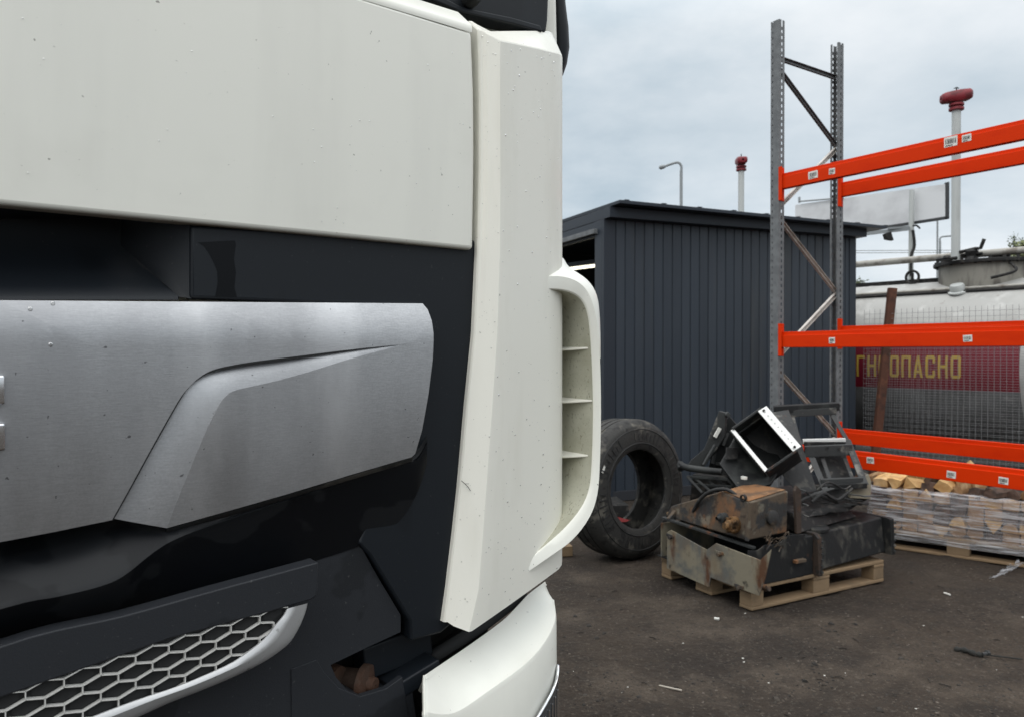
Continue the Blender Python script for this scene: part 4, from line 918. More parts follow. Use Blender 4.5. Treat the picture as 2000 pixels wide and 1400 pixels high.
mb = MB(); mb.beam(at(1306, 1003, 5.22), at(1352, 992, 5.1), .05, .03); tag(mb.build('broken_plank', WOODP, bevel=.003), 'short rotten wooden slat sticking out left of the rusty tank', 'plank')
mb = MB(); mb.beam(SP(-.02, .70, .40), SP(.05, .70, .46), .03, .03); tag(mb.build('bent_bracket', SCRAP_RUST, bevel=.003), 'small bent rusty bracket on the far left rim of the beige box', 'bracket')

# ================================================================== TYRE
TNrm = Vector((.60, -.80, .05)).normalized(); TCt = at(1250, 956, 5.55) - TNrm * .155; TCt.z = .505
RAD, RW = .505, .31
tyre = thing('truck_tyre', 'old worn black truck tyre standing upright beside the scrap pallet', 'tyre', Vector((TCt.x, TCt.y, 0)))
h = RW / 2
prof = [(.290, -h + .03), (.283, -h + .01), (.295, -h - .002), (.35, -h - .012), (.42, -h - .008), (.465, -h + .005), (.49, -h + .025), (RAD, -h + .055)]
for gx in (-.07, -.005, .06): prof += [(RAD, gx - .008), (RAD - .012, gx - .006), (RAD - .012, gx + .006), (RAD, gx + .008)]
prof += [(RAD, h - .055), (.49, h - .025), (.465, h - .005), (.455, h + .003), (.42, h + .008), (.35, h + .012), (.295, h + .002), (.283, h - .01), (.290, h - .03), (.33, h - .035), (.44, h - .03), (.465, 0), (.44, -h + .03), (.33, -h + .035)]
mb = MB(); mb.lathe(TCt, TNrm, prof, 72, closed=True); tb = mb.build('tread_and_wall', RUBBER_PALE, tyre, smooth=38)
mb = MB(); mb.lathe(TCt, TNrm, [(.328, h + .0095), (.332, h + .015), (.337, h + .0105)], 72); mb.lathe(TCt, TNrm, [(.430, h + .006), (.434, h + .011), (.438, h + .005)], 72); mb.build('sidewall_ring', RUBBER, tb, smooth=50)
ex = TNrm.cross(Z).normalized() * -1; ey = TNrm.cross(ex).normalized() * -1
if ey.z < 0: ey = -ey
# worn raised bars round the sidewall
mb = MB()
for k in range(60):
    if k % 10 in (7, 8, 9): continue
    a = 6.283 * k / 60; e = ex * math.cos(a) + ey * math.sin(a); tg = ex * -math.sin(a) + ey * math.cos(a)
    mb.box(TCt + e * .35 + TNrm * (h + .010) - tg * .005, e * (.05 + .02 * ((k * 7) % 3) / 2), tg * .010, TNrm * .004)
tag(mb.build('sidewall_ribs', RUBBER, tb), kind='stuff')
a = R(150); e = ex * math.cos(a) + ey * math.sin(a); c = TCt + e * .395 + TNrm * (h + .0105); mb = MB(); tg = ex * -math.sin(a) + ey * math.cos(a); mb.box(c, tg * .055, e * .017, TNrm * .002); mb.build('chalk_mark', STICKER, tb)
# red rag inside the hole and a wooden chock at the left
c = ground_at(1235, 1022); mb = MB(); rows = []
for i in range(9):
    a = 2 * math.pi * i / 8; rows.append([c + Vector((.12 * r_ * math.cos(a), .08 * r_ * math.sin(a), .245 + .03 * (1 - r_) * (1 + .5 * noise.noise(Vector((i, r_ * 3, 0)))))) for r_ in (0.02, .4, .75, 1.0)])
mb.loft(rows)
c2 = TCt - TNrm * .11 - Vector((0, 0, .262)) ; dz_ = Vector((c2.x - c.x, c2.y - c.y, c2.z - .235 - .005))
mb.v = [p + dz_ for p in mb.v]; tag(mb.build('red_rag', mat('faded_red_cloth', (.22, .02, .02), .9, bump=(50, .5)), smooth=60), 'small faded red rag lying inside the hole of the standing tyre', 'rag')
g = ground_at(1106, 1087); mb = MB(); mb.box(g + Vector((-.05, 0, .0)), Vector((.1, .02, 0)), Vector((-.02, .1, 0)), Z * .075); tag(mb.build('wood_chock', WOODP, bevel=.004), 'small wooden chock block on the dirt left of the tyre', 'wood block')
# low black block between tyre and shed, standing in for the shade there
g0 = at(1085, 1010, 6.6); mb = MB(); mb.hexa([Vector((.25, 6.6, 0.0)), Vector((1.05, 6.75, 0)), Vector((1.0, 7.2, 0)), Vector((.2, 7.05, 0)), Vector((.27, 6.62, .16)), Vector((1.03, 6.77, .16)), Vector((.98, 7.15, .16)), Vector((.22, 7.02, .16))]); tag(mb.build('black_shade_block', BLACKIRON, bevel=.01), 'low black block standing in for the shade on the ground behind the tyre', 'shade block')

# ================================================================== GROUND LITTER
def chunk(mb, c, r_, rr, flat=.6):
    vs_ = []
    for (x, y, z) in ((-1, -1, 0), (1, -1, 0), (1, 1, 0), (-1, 1, 0), (-.6, -.5, 1), (.6, -.6, 1), (.5, .6, 1), (-.6, .6, 1)):
        vs_.append(c + Vector((x * r_ * rr.uniform(.6, 1.1), y * r_ * rr.uniform(.6, 1.1), z * r_ * flat * rr.uniform(.6, 1.2) - .001)))
    mb.hexa(vs_)
rr = random.Random(5); md, ml, mw = MB(), MB(), MB()
def litter_pos():
    while True:
        py = 1080 + 330 * rr.random() ** 1.0; px = rr.uniform(1060, 2020); p = ground_at(px, py)
        if (Vector((p.x, p.y, 0)) - SP(.6, .4, 0)).length < .62: continue
        return Vector((p.x, p.y, gz(p.x, p.y)))
for k in range(3400): chunk(md, litter_pos(), rr.choice((.002, .003, .003, .004, .005, .007)) * rr.uniform(.6, 1.2), rr)
for k in range(34): chunk(md, litter_pos(), rr.uniform(.008, .017), rr)
for k in range(420): chunk(ml, litter_pos(), rr.choice((.003, .004, .006)) * rr.uniform(.6, 1.2), rr, .4)
for k in range(30): chunk(mw, litter_pos(), rr.uniform(.003, .0065), rr, .3)
tag(md.build('dark_gravel', mat('dark_stone', (.034, .028, .023), .9, layers=(dict(col=(.016, .014, .012), scale=2.2, lo=.45, hi=.6), dict(col=(.07, .058, .046), scale=5, lo=.55, hi=.65, amount=.8)))), kind='stuff')
tag(ml.build('light_gravel', mat('pale_stone', (.12, .10, .082), .9)), kind='stuff')
tag(mw.build('white_crumbs', mat('white_crumb', (.55, .54, .5), .8)), kind='stuff')
mb = MB()
for k in range(70):
    p = litter_pos() + Z * .004; a = rr.uniform(0, 6.28); ln = rr.uniform(.012, .055); d = Vector((math.cos(a), math.sin(a), 0)) * ln
    mb.tube([p, p + d * .5 + Vector((rr.uniform(-.006, .006), rr.uniform(-.006, .006), .003)), p + d], rr.uniform(.0012, .003), 4)
tag(mb.build('twigs', mat('dark_twig', (.03, .024, .019), .9)), kind='stuff')
def single(px, py, mbf, name, m, label, cat):
    p = ground_at(px, py); p.z = gz(p.x, p.y); mb = MB(); mbf(mb, p); return tag(mb.build(name, m, smooth=40), label, cat)
single(1310, 1343, lambda mb, p: mb.tube([p + Vector((-.045, .03, .006)), p + Vector((0, .0, .008)), p + Vector((.045, -.02, .006))], .004, 6), 'pale_stick', mat('pale_stick_wood', (.5, .45, .38), .8), 'thin pale stick lying alone on the dirt near the bottom of the picture', 'stick')
single(1400, 1207, lambda mb, p: mb.tube([p + Vector((-.012, .006, .008)), p + Vector((.012, -.006, .008))], .008, 6), 'white_stub', STICKER, 'small white stub on the dirt left of the pallet corner block', 'litter')
single(1850, 1160, lambda mb, p: mb.tube([p + Vector((-.008, .02, .006)), p + Vector((.008, -.02, .006))], .006, 6), 'white_stub', STICKER, 'small white stub on the dirt right of the scrap pallet', 'litter')
p = ground_at(1905, 1280); p.z = gz(p.x, p.y)
rag = thing('oily_rag_with_bolt', 'dark oily rag with a steel bolt lying on the dirt at lower right', 'rag', p)
mb = MB(); mb.tube(spline([p + Vector((-.07, .06, .01)), p + Vector((-.04, .03, .02)), p + Vector((0, .0, .012)), p + Vector((.03, -.01, .01))], 5), [.008 + .008 * math.sin(k * .9) ** 2 for k in range(16)], 7); mb.build('cloth', RAG, rag, smooth=60)
mb = MB(); mb.tube([p + Vector((.025, -.015, .015)), p + Vector((.06, .0, .015))], .009, 8); mb.tube([p + Vector((.055, -.0, .015)), p + Vector((.068, .004, .015))], .014, 6); mb.build('bolt', SCRAP_GREY, rag, smooth=40)
mb = MB(); mb.tube([p + Vector((.06, .0, .006)), p + Vector((.13, -.03, .007)), p + Vector((.2, -.05, .005))], .004, 5); mb.build('wire_tail', RAG, rag)
# ================================================================== TRUCK
truck = thing('semi_truck', 'big white truck front with dark grille panel and brushed silver bar, close at left', 'truck', Vector((S0.x, S0.y, 0)))
def sheet_uz(name, uz, m, n0=0.0, **kw):
    global F
    keep = F
    F = lambda x, y, n=0: (x, y)
    try: return sheet(name, uz, m, kw.pop('parent', truck), n0, **kw)
    finally: F = keep
# --- white bonnet panel
zb_ = 1.686
up_uz = [(-2.0, zb_ - .002), F(925, 488), F(926, 300), F(925, 180), F(921, 63), (-2.0, 2.090)]
upper = sheet_uz('bonnet_panel', up_uz, WHITE, fn=lambda u, z: .004 - .06 * (z - 1.93) ** 2 - .02 * max(0, u + .25) ** 2, grid=14, thick=.028, bevel=.007, seg=4)
uT = F(921, 63)[0]
nT = .004 - .06 * (2.09 - 1.93) ** 2
mb = MB(); rows = []
for (dz, dn) in ((-.012, .0001), (-.008, .0005), (-.001, -.0002), (.004, -.003), (.034, -.032), (.036, -.06)):
    rows.append([W(u, nT + dn, 2.090 + dz) for u in (-2.0, -1.2, -.6, -.3, uT - (.010 if dz > .01 else .001))])
mb.loft(rows); mb.build('panel_top_edge', WHITE, upper, smooth=30)
# --- dark frame round the silver bar
dark = sheet('grille_frame', [(372, 440), (930, 470), (935, 640), (920, 900), (885, 1216), (862, 1236), (802, 1252), (800, 1212), (762, 1150), (722, 1085), (700, 1060), (760, 900), (800, 600), (372, 583)], DARK, truck, -.014, .03, bevel=.005)
sheet('water_stain', [(386, 474), (398, 482), (408, 496), (416, 511), (424, 530), (425, 553), (420, 580), (463, 581), (458, 562), (461, 532), (457, 507), (461, 478), (459, 470)], mat('wet_film', (.0012, .0018, .003), .3, spec=.18), dark, -.0138, .0006, bevel=0)
mb = MB(); rows = []
# recess at the upper left: ceiling hidden under the white panel, floor rising outwards to the bar
for (y0, y1, n_) in ((400, 440, -.015), (428, 462, -.100), (478, 484, -.100), (520, 506, -.078), (556, 545, -.045), (578, 578, -.018), (586, 586, -.016)):
    row = []
    for f_ in (-1.6, -.9, -.4, 0, .45, .8, 1.0):
        px = 236 + 112 * max(0, min(1, (y0 - 478) / 100)); x = px * f_ if f_ > 0 else f_ * 700
        row.append(FW(x, y0 + (y1 - y0) * 0, n_))
    rows.append(row)
mb.loft(rows); rec = mb.build('frame_recess', DARK, truck, smooth=50)
mb = MB()
ramp = [[FW(236, 380, -.100), FW(300, 380, -.052), FW(374, 380, -.0185)], [FW(236, 470, -.100), FW(300, 460, -.052), FW(374, 440, -.0185)], [FW(236, 480, -.100), FW(300, 478, -.052), FW(374, 470, -.0185)], [FW(295, 531, -.066), FW(330, 530, -.042), FW(374, 530, -.0185)], [FW(349, 580, -.018), FW(360, 581, -.0165), FW(374, 584, -.0185)]]
mb.loft(ramp); mb.build('recess_cheek', DARK, rec, smooth=50)
# --- silver bar: plate above the swoosh, ramp, lower plate
step = [(797, 672), (720, 679), (640, 688), (560, 698), (490, 707), (440, 716), (412, 724), (390, 737), (372, 754), (352, 782), (300, 876), (262, 948), (225, 1017)]
step = [tuple(p)[:2] for p in spline([(a, b, 0) for a, b in step], 3)]
def nb1(u, z):
    t = max(0, (z - 1.515)) / .05
    return .019 - .009 * t * t - .20 * max(0, 1.50 - z) ** 2
crease = [(797, 672), (735, 687), (670, 705), (600, 727), (530, 746), (480, 757), (455, 764), (438, 777), (425, 797), (400, 850), (370, 925), (345, 990), (330, 1034)]
crease = [tuple(p)[:2] for p in spline([(a, b, 0) for a, b in crease], 3)]
p1 = [(-300, 583), (0, 586), (400, 589), (836, 592), (843, 604), (847, 626), (848, 652), (846, 700), (838, 770), (827, 840), (815, 886), (808, 893), (700, 925), (560, 968), (450, 1000)] + crease[:0:-1] + step + [(100, 1043), (0, 1062)]
ul = -1.74
uzp = [(ul, 1.566)] + [F(x, y, .02) for x, y in p1] + [(ul, 1.262)]
bar = sheet_uz('silver_bar', uzp, ALU, n0=.02, fn=nb1, grid=26, thick=.03, bevel=.0022)
ns = len(step)
rows = []
for q in (0, .25, .5, .75, 1):
    row = []
    for i in range(ns):
        f_ = min(1, i / 10); dip = .011 * f_
        xa, ya = step[i]; xb, yb = crease[i]; u_, z_ = F(xa + (xb - xa) * q, ya + (yb - ya) * q, .02)
        row.append(W(u_, nb1(u_, z_) - .0006 * q - dip * (1 - q) ** 1.3, z_))
    rows.append(row)
mb = MB(); mb.loft(rows)
mb.build('swoosh_ramp', ALU, bar, smooth=30)
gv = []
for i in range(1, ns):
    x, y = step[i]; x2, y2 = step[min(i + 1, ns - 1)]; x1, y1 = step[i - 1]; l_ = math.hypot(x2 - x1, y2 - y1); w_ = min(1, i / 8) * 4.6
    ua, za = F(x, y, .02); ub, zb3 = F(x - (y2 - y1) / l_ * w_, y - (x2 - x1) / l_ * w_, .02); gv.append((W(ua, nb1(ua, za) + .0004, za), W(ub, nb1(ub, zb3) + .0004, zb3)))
mb = MB(); mb.loft([[a for a, b in gv], [b for a, b in gv], [b - EN * .012 for a, b in gv]]); mb.build('swoosh_groove_shadow', BLACKHOLE, bar)  # flush black strip standing in for the shadow in the groove along the step
# dark shadow gap under the lower plate is the frame behind; small lip
mb = MB(); e0 = [(330, 1036), (450, 1002), (560, 970), (700, 927), (812, 893)]
eu = [F(x, y, .02) for x, y in e0]; mb.loft([[W(u, nb1(u, z) - .001, z) for u, z in eu], [W(u + .002, nb1(u, z) - .010, z - .009) for u, z in eu], [W(u + .002, -.02, z - .009) for u, z in eu]]); mb.build('bar_lower_lip', SCRAP_GREY, bar, smooth=60)
# chrome letters on the bar (only the ends of the last one are in view)
def letter_bar(mb, u0, z0, u1, z1, wd=.02):
    a, b = W(u0, .0185, z0), W(u1, .0185, z1); d = (b - a).normalized(); x = d.cross(EN).normalized() * wd
    mb.box(a - x / 2 - d * wd * .0, b - a, x, EN * .012)
def chrome_letter(ch, u0, m_=None):
    zt, zb2 = 1.472, 1.332; wd = .105; hw = .034
    if ch == 'F': bars = [(u0 + hw / 2, zb2, u0 + hw / 2, zt, hw), (u0 + hw + .001, zt - .018, u0 + wd, zt - .018, .036), (u0 + hw + .001, zt - .076, u0 + wd - .0, zt - .076, .034)]
    elif ch == 'A': bars = [(u0 + .012, zb2, u0 + .048, zt, hw * .8), (u0 + wd - .0, zb2, u0 + .064, zt, hw * .8), (u0 + .03, zb2 + .04, u0 + .082, zb2 + .04, .026)]
    else: bars = [(u0 + hw / 2, zb2, u0 + hw / 2, zt, hw), (u0 + hw + .001, zt - .017, u0 + wd - .02, zt - .017, .034), (u0 + hw + .001, zb2 + .017, u0 + wd - .02, zb2 + .017, .034), (u0 + wd - hw / 2, zb2 + .012, u0 + wd - hw / 2, zt - .012, hw)]
    mb = MB(); mi = MB()
    for (a, b, c, d, w_) in bars:
        letter_bar(mb, a, b, c, d, w_)
        A, B = W(a, .0306, b), W(c, .0306, d); dd_ = (B - A).normalized(); x = dd_.cross(EN).normalized() * w_ * .55; mi.box(A - x / 2 + dd_ * .006, B - A - dd_ * .012, x, EN * .0008)
    lo = mb.build('letter', CHROME, bar, bevel=.003); mi.build('letter_inlay', SCRAP_GREY, lo)
uF = F(9, 760, .02)[0]
chrome_letter('F', uF - .105); chrome_letter('A', uF - .235); chrome_letter('D', uF - .365)
# --- wet black apron below the bar: hollow, shelf, face tucked under
cols = [(-900, 1240, 1330, 1480, 1640), (-400, 1130, 1215, 1310, 1435), (0, 1050, 1094, 1186, 1262), (110, 1030, 1072, 1162, 1238), (190, 1016, 1046, 1143, 1215), (240, 1010, 1030, 1122, 1203), (300, 1015, 1026, 1075, 1187), (350, 1010, 1020, 1046, 1172), (450, 980, 990, 1010, 1142), (600, 930, 942, 962, 1099), (715, 900, 908, 925, 1060), (775, 890, 897, 905, 1022), (812, 880, 888, 896, 968), (834, 850, 856, 862, 905)]
rows = [[], [], [], [], [], [], []]
sm = spline([(x, ya, yb) for x, ya, yb, yc, yd in cols], 4); sn = spline([(x, yc, yd) for x, ya, yb, yc, yd in cols], 4)
for i4, (A4, B4) in enumerate(zip(sm, sn)):
    i = i4 / 4; x, ya, yb, yc, yd = A4.x, A4.y, A4.z, B4.y, B4.z
    f_ = max(0, min(1, (8 - i) / 3.5)); f_ = f_ * f_ * (3 - 2 * f_); k = max(0, min(1, (12 - i) / 3.0))
    nC = .002 + .036 * f_; nB = -.016 * f_ - .004
    rows[0].append(FW(x, ya, -.03 * f_ - .012)); rows[1].append(FW(x, yb - 8 * f_, nB - .006)); rows[2].append(FW(x, yb, nB))
    rows[3].append(FW(x, yb + (yc - yb) * .9, nC - .004)); rows[4].append(FW(x, yc + 3, nC)); rows[5].append(FW(x, yc + 14 + 4 * f_, nC - .004 * k))
    rows[6].append(FW(x, yd, -.012 * k - .010))
mb = MB(); mb.loft(rows); mb.build('apron', GLOSS, truck, smooth=40)
# --- bumper cover in grey plastic with its cut-out
BA, BB = F(706, 1062, .0), F(804, 1212, .0)
def nbump(u, z):
    dd = -((u - BA[0]) * (BB[1] - BA[1]) - (z - BA[1]) * (BB[0] - BA[0])) / math.hypot(BB[0] - BA[0], BB[1] - BA[1])
    return .034 + .004 * max(0, min(1, (1.02 - z) / .2)) - .10 * max(0, u + .22) ** 1.6 - .056 * math.exp(-max(0, dd) / .045)
sheet('bumper_cover', [(-900, 1660), (-400, 1420), (0, 1290), (300, 1215), (620, 1110), (650, 1082), (702, 1058), (726, 1080), (764, 1146), (804, 1212), (804, 1246), (740, 1275), (664, 1312), (674, 1336), (700, 1366), (740, 1382), (790, 1366), (823, 1343), (834, 1420), (836, 1620), (300, 1800), (-900, 2400)], GREYP, truck, .015, .05, fn=nbump, grid=34, bevel=.006)
sheet('bumper_side_plate', [(602, 1336), (654, 1316), (668, 1341), (698, 1373), (740, 1389), (792, 1373), (826, 1349), (838, 1430), (838, 1560), (602, 1560)], GREYP, truck, .050, .012, fn=lambda u, z: nbump(u, z) + .002, grid=14, bevel=.002)
flap = sheet('bumper_flap', [tuple(p)[:2] for p in spline([(-900, 1640, 0), (-400, 1432, 0), (0, 1262, 0), (240, 1202, 0), (420, 1152, 0), (622, 1097, 0)], 5)] + [ (621, 1150), (617, 1164), (606, 1171), (530, 1193), (330, 1247), (0, 1362), (-400, 1530), (-900, 1790)], GREYP, truck, .0475, .03, bevel=.002)
# --- honeycomb grille and its silver surround
black_back = sheet('grille_backing', [(-400, 1500), (0, 1345), (330, 1235), (530, 1184), (556, 1186), (545, 1230), (470, 1300), (330, 1362), (150, 1430), (-400, 1700)], BLACKHOLE, truck, .0385, .002, bevel=0)
inner = [(560, 1188), (552, 1202), (539, 1217), (520, 1241), (500, 1259), (455, 1291), (402, 1316), (343, 1340), (280, 1361), (224, 1381), (150, 1410), (0, 1470), (-400, 1650)]
outer = [(601, 1177), (597, 1193), (590, 1212), (578, 1236), (560, 1260), (515, 1292), (452, 1323), (392, 1348), (330, 1372), (273, 1398), (190, 1432), (20, 1508), (-400, 1720)]
inner = [tuple(p)[:2] for p in spline([(a, b, 0) for a, b in inner], 3)]; outer = [tuple(p)[:2] for p in spline([(a, b, 0) for a, b in outer], 3)]
rows = []
for (q, n_) in ((0, .038), (0, .048), (.05, .0515), (.25, .0545), (.42, .0556), (.5, .0545), (.75, .051), (.95, .046), (1.0, .042), (1.0, .025)):
    rows.append([FW(a[0] + (b[0] - a[0]) * q, a[1] + (b[1] - a[1]) * q, n_) for a, b in zip(inner, outer)])
mb = MB(); mb.loft(rows); trim = mb.build('silver_surround', SILVER, truck, smooth=40)
clip = [F(x, y, .045) for x, y in ((-420, 1560), (0, 1352), (330, 1238), (530, 1184), (560, 1180), (556, 1194), (535, 1226), (505, 1262), (455, 1296), (343, 1345), (224, 1386), (0, 1475), (-420, 1660))]
def inside(u, z):
    c_ = False; j = len(clip) - 1
    for i in range(len(clip)):
        (x1, y1), (x2, y2) = clip[i], clip[j]
        if (y1 > z) != (y2 > z) and u < (x2 - x1) * (z - y1) / (y2 - y1) + x1: c_ = not c_
        j = i
    return c_
ha, hv, hh = .0415, .0052, .0062; hb = 2 * hv + hh; uo, zo = F(330, 1290, .045)
def hexpt(u, z): return u, z + .115 * (u - uo)
mb = MB(); cells = MB()
def rib_(a, b):
    (u0, z0), (u1, z1) = hexpt(*a), hexpt(*b)
    if not inside((u0 + u1) / 2, (z0 + z1) / 2): return
    A, B = W(u0, .0425, z0), W(u1, .0425, z1); mb.beam(A - (B - A) * .03, B + (B - A) * .03, .008, .0014, up=EN.cross((B - A).normalized()))
for r_ in range(-12, 12):
    for c_ in range(-30, 12):
        u = uo + (c_ + (.5 if r_ % 2 else 0)) * ha; z = zo + r_ * hb
        rib_((u - ha / 2, z - hv), (u - ha / 2, z + hv)); rib_((u - ha / 2, z + hv), (u, z + hv + hh)); rib_((u, z + hv + hh), (u + ha / 2, z + hv))
        uu, zz = hexpt(u, z)
        if inside(uu, zz):     # each cell is a pocket with a raised dark floor
            q = [(-.38, -hv * .7), (0, -hv - hh * .6), (.38, -hv * .7), (.38, hv * .7), (0, hv + hh * .6), (-.38, hv * .7)]
            cells.prism([W(*(lambda p: (p[0], .0392, p[1]))(hexpt(u + x * ha * .9, z + y))) for x, y in q], EN * .0015)
net = mb.build('honeycomb_net', NET, truck); cells.build('honeycomb_pockets', BLACKHOLE, truck)
# --- dark inside behind the gap, with beam and tow eye
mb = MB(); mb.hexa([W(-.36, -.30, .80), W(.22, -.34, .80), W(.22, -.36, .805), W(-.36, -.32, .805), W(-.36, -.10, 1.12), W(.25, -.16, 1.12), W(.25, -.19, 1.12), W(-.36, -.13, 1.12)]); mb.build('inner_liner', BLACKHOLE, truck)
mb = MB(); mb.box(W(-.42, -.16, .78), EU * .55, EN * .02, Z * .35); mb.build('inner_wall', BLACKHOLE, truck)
mb = MB(); pts = [(835, 1302, 1.40), (900, 1262, 1.45), (960, 1222, 1.52), (1010, 1184, 1.60), (1030, 1165, 1.66)]
mb.loft([[at(x, y + 0, d) for x, y, d in pts], [at(x - 4, y - 26, d + .02) for x, y, d in pts], [at(x - 4, y - 34, d + .09) for x, y, d in pts]]); mb.build('gap_seal', BLACKHOLE, truck, smooth=40, solid=.006)
mb = MB(); mb.beam(FW(755, 1345, -.05), FW(845, 1290, -.05), .06, .03); mb.beam(FW(700, 1290, -.09), FW(830, 1240, -.09), .05, .06); mb.build('inner_bracket', DARK, truck, bevel=.004)
hk = FW(714, 1334, -.06); mb = MB(); hx = (EU * .55 + EN * .8).normalized()
mb.lathe(hk, hx, [(.001, .02), (.012, .02), (.014, .008), (.032, .006), (.034, -.004), (.024, -.008), (.022, -.05), (.001, -.06)], 24); mb.build('tow_eye', RUST_HOOK, truck, smooth=40)
mb = MB(); mb.lathe(hk - hx * .03 - EU * .035 + Z * .005, hx, [(.001, .015), (.03, .014), (.033, .0), (.03, -.03)], 20); mb.build('tow_socket', RUST_HOOK, truck, smooth=40)
# --- white corner panel
lv = [((868, 1215), (918, 1234), 1.062), ((877, 1150), (937, 1150), None), ((889, 1050), (945, 1050), None), ((900, 950), (952, 950), None), ((913, 800), (963, 800), None), ((928, 650), (973, 650), None), ((935, 490), (978, 490), None), ((938, 330), (979, 330), None), ((938, 200), (978, 200), None), ((937, 110), (978, 120), None), ((935, 60), (979, 82), 2.128)]
NC = .022
EC = [(.25, -.055), (.268, -.066), (.281, -.080), (.291, -.099), (.297, -.124), (.300, -.16), (.301, -.26)]
LEVEL = []
for (s_, c_, ze) in lv:
    us, zs_ = F(*s_, 0.0); uc, zc_ = F(*c_, NC); LEVEL.append([us, zs_, uc, zc_, ze])
z0_, z1_ = LEVEL[0][3], LEVEL[-1][3]
for l in LEVEL:
    if l[4] is None: l[4] = 1.062 + (2.128 - 1.062) * (l[3] - z0_) / (z1_ - z0_)
def corner_row(l, dn=0.0, dz_s=0.0, dz_e=0.0):
    us, zs_, uc, zc_, ze = l; row = [W(us, -.045, zs_), W(us, -.005 + dn, zs_ + dz_s), W(us + .002, -.0012 + dn, zs_ + dz_s), W(us + .006, .001 + dn, zs_ + dz_s)]
    for q in (.35, .7, .96): row.append(W(us + (uc - us) * q, .001 + (NC - .001) * q + dn, zs_ + (zc_ - zs_) * q + dz_s))
    for q in (.02, .2, .4, .6, .8):
        row.append(W(uc + (EC[0][0] - uc) * q, NC + (EC[0][1] - NC) * q + dn - .004 * q * (1 - q) * -4 * .5, zc_ + (ze - zc_) * q * .8 + dz_s + (dz_e - dz_s) * q * .8))
    for k, (u, n) in enumerate(EC): row.append(W(u, n + dn, zc_ + (ze - zc_) * min(1, .8 + .06 * k) + dz_s + (dz_e - dz_s) * min(1, .8 + .06 * k)))
    return row
rows = [[p - EN * .03 + Z * .004 for p in corner_row(LEVEL[0])], [p + Z * 0 for p in corner_row(LEVEL[0])]] + [corner_row(l) for l in LEVEL[1:]]
lt = LEVEL[-1]; rows.append(corner_row(lt, -.001, .003, .003))
tb_ = list(lt); tb_[0] = F(918, 31, -.03)[0]; rows.append(corner_row(tb_, -.034, .030, .066)); rows.append(corner_row(tb_, -.08, .033, .07))
mb = MB(); mb.loft(rows); corner = mb.build('corner_panel', WHITE_PITTED, truck, smooth=16)
# vent scoop: lip outline in front view, swept back along the cab side
O_ = [(1048, 541, 1.535), (1070, 538, 1.555), (1096, 538, 1.575), (1122, 545, 1.59), (1144, 562, 1.605), (1158, 590, 1.61), (1167, 630, 1.615), (1173, 700, 1.62), (1175, 800, 1.62), (1173, 900, 1.615), (1168, 965, 1.605), (1152, 1012, 1.59), (1118, 1056, 1.565), (1070, 1091, 1.53), (1016, 1128, 1.492)]
I_ = [(1050, 567, 1.535), (1070, 566, 1.555), (1094, 567, 1.575), (1118, 573, 1.59), (1137, 587, 1.605), (1148, 610, 1.61), (1154, 650, 1.615), (1158, 720, 1.62), (1160, 800, 1.62), (1158, 890, 1.615), (1153, 950, 1.605), (1136, 992, 1.59), (1102, 1033, 1.565), (1056, 1073, 1.53), (1013, 1106, 1.492)]
P_ = [(1050, 537, 1.548), (1078, 521, 1.605), (1097, 503, 1.655), (1112, 522, 1.652), (1147, 547, 1.645), (1166, 578, 1.64), (1172, 628, 1.635), (1173, 700, 1.6205)]
O3 = spline([at(*p) for p in O_], 4); I3 = spline([at(*p) for p in I_], 4); BK = Vector((-.6, .8, 0))
n_ = len(O3)
def duct_depth(i): f_ = i / (n_ - 1); return .17 * min(1, .25 + 3.84 * min(f_, 1 - f_))
rows = []
for i in range(n_):
    o_, i_ = O3[i], I3[i]
    rows.append([o_ + BK * duct_depth(i), o_ + BK * .012, o_ + BK * .003, o_ + (i_ - o_) * .08, o_ + (i_ - o_) * .5 - BK * .0006, i_ + (o_ - i_) * .08, i_ + BK * .003])
mb = MB(); mb.loft(rows); lip = mb.build('vent_lip', WHITE, corner, smooth=38)
rows = []
for i in range(n_): rows.append([I3[i] + BK * .003, I3[i] + BK * (duct_depth(i) * .5), I3[i] + BK * duct_depth(i)])
mb = MB(); mb.loft(rows); mb.build('vent_duct', VENT_DIRTY, corner, smooth=50)
# shoulder blending the panel into the top of the lip
P3 = spline([at(*p) for p in P_], 4); T3 = O3[:len(P3)]
rows = [[p + BK * .003 for p in T3]] + [[a + (b - a) * q for a, b in zip(T3, P3)] for q in (.3, .6, .85, 1.0)] + [[b + BK * .05 for b in P3]]
mb = MB(); mb.loft(rows); mb.build('vent_shoulder', WHITE, corner, smooth=70)
# fins across the duct
for (y0, y1) in ((684, 679), (786, 782), (893, 889)):
    a, b = at(1088, y0, 1.662), at(1157.5, y1, 1.622); mb = MB()
    mb.hexa([a - Z * .0025, b - Z * .0025, b + BK * .11 - Z * .002, a + BK * .11 - Z * .002, a + Z * .002, b + Z * .002, b + BK * .11 + Z * .003, a + BK * .11 + Z * .003]); mb.build('vent_fin', VENT_DIRTY if 0 else WHITE_PITTED, corner, bevel=.001, seg=1)
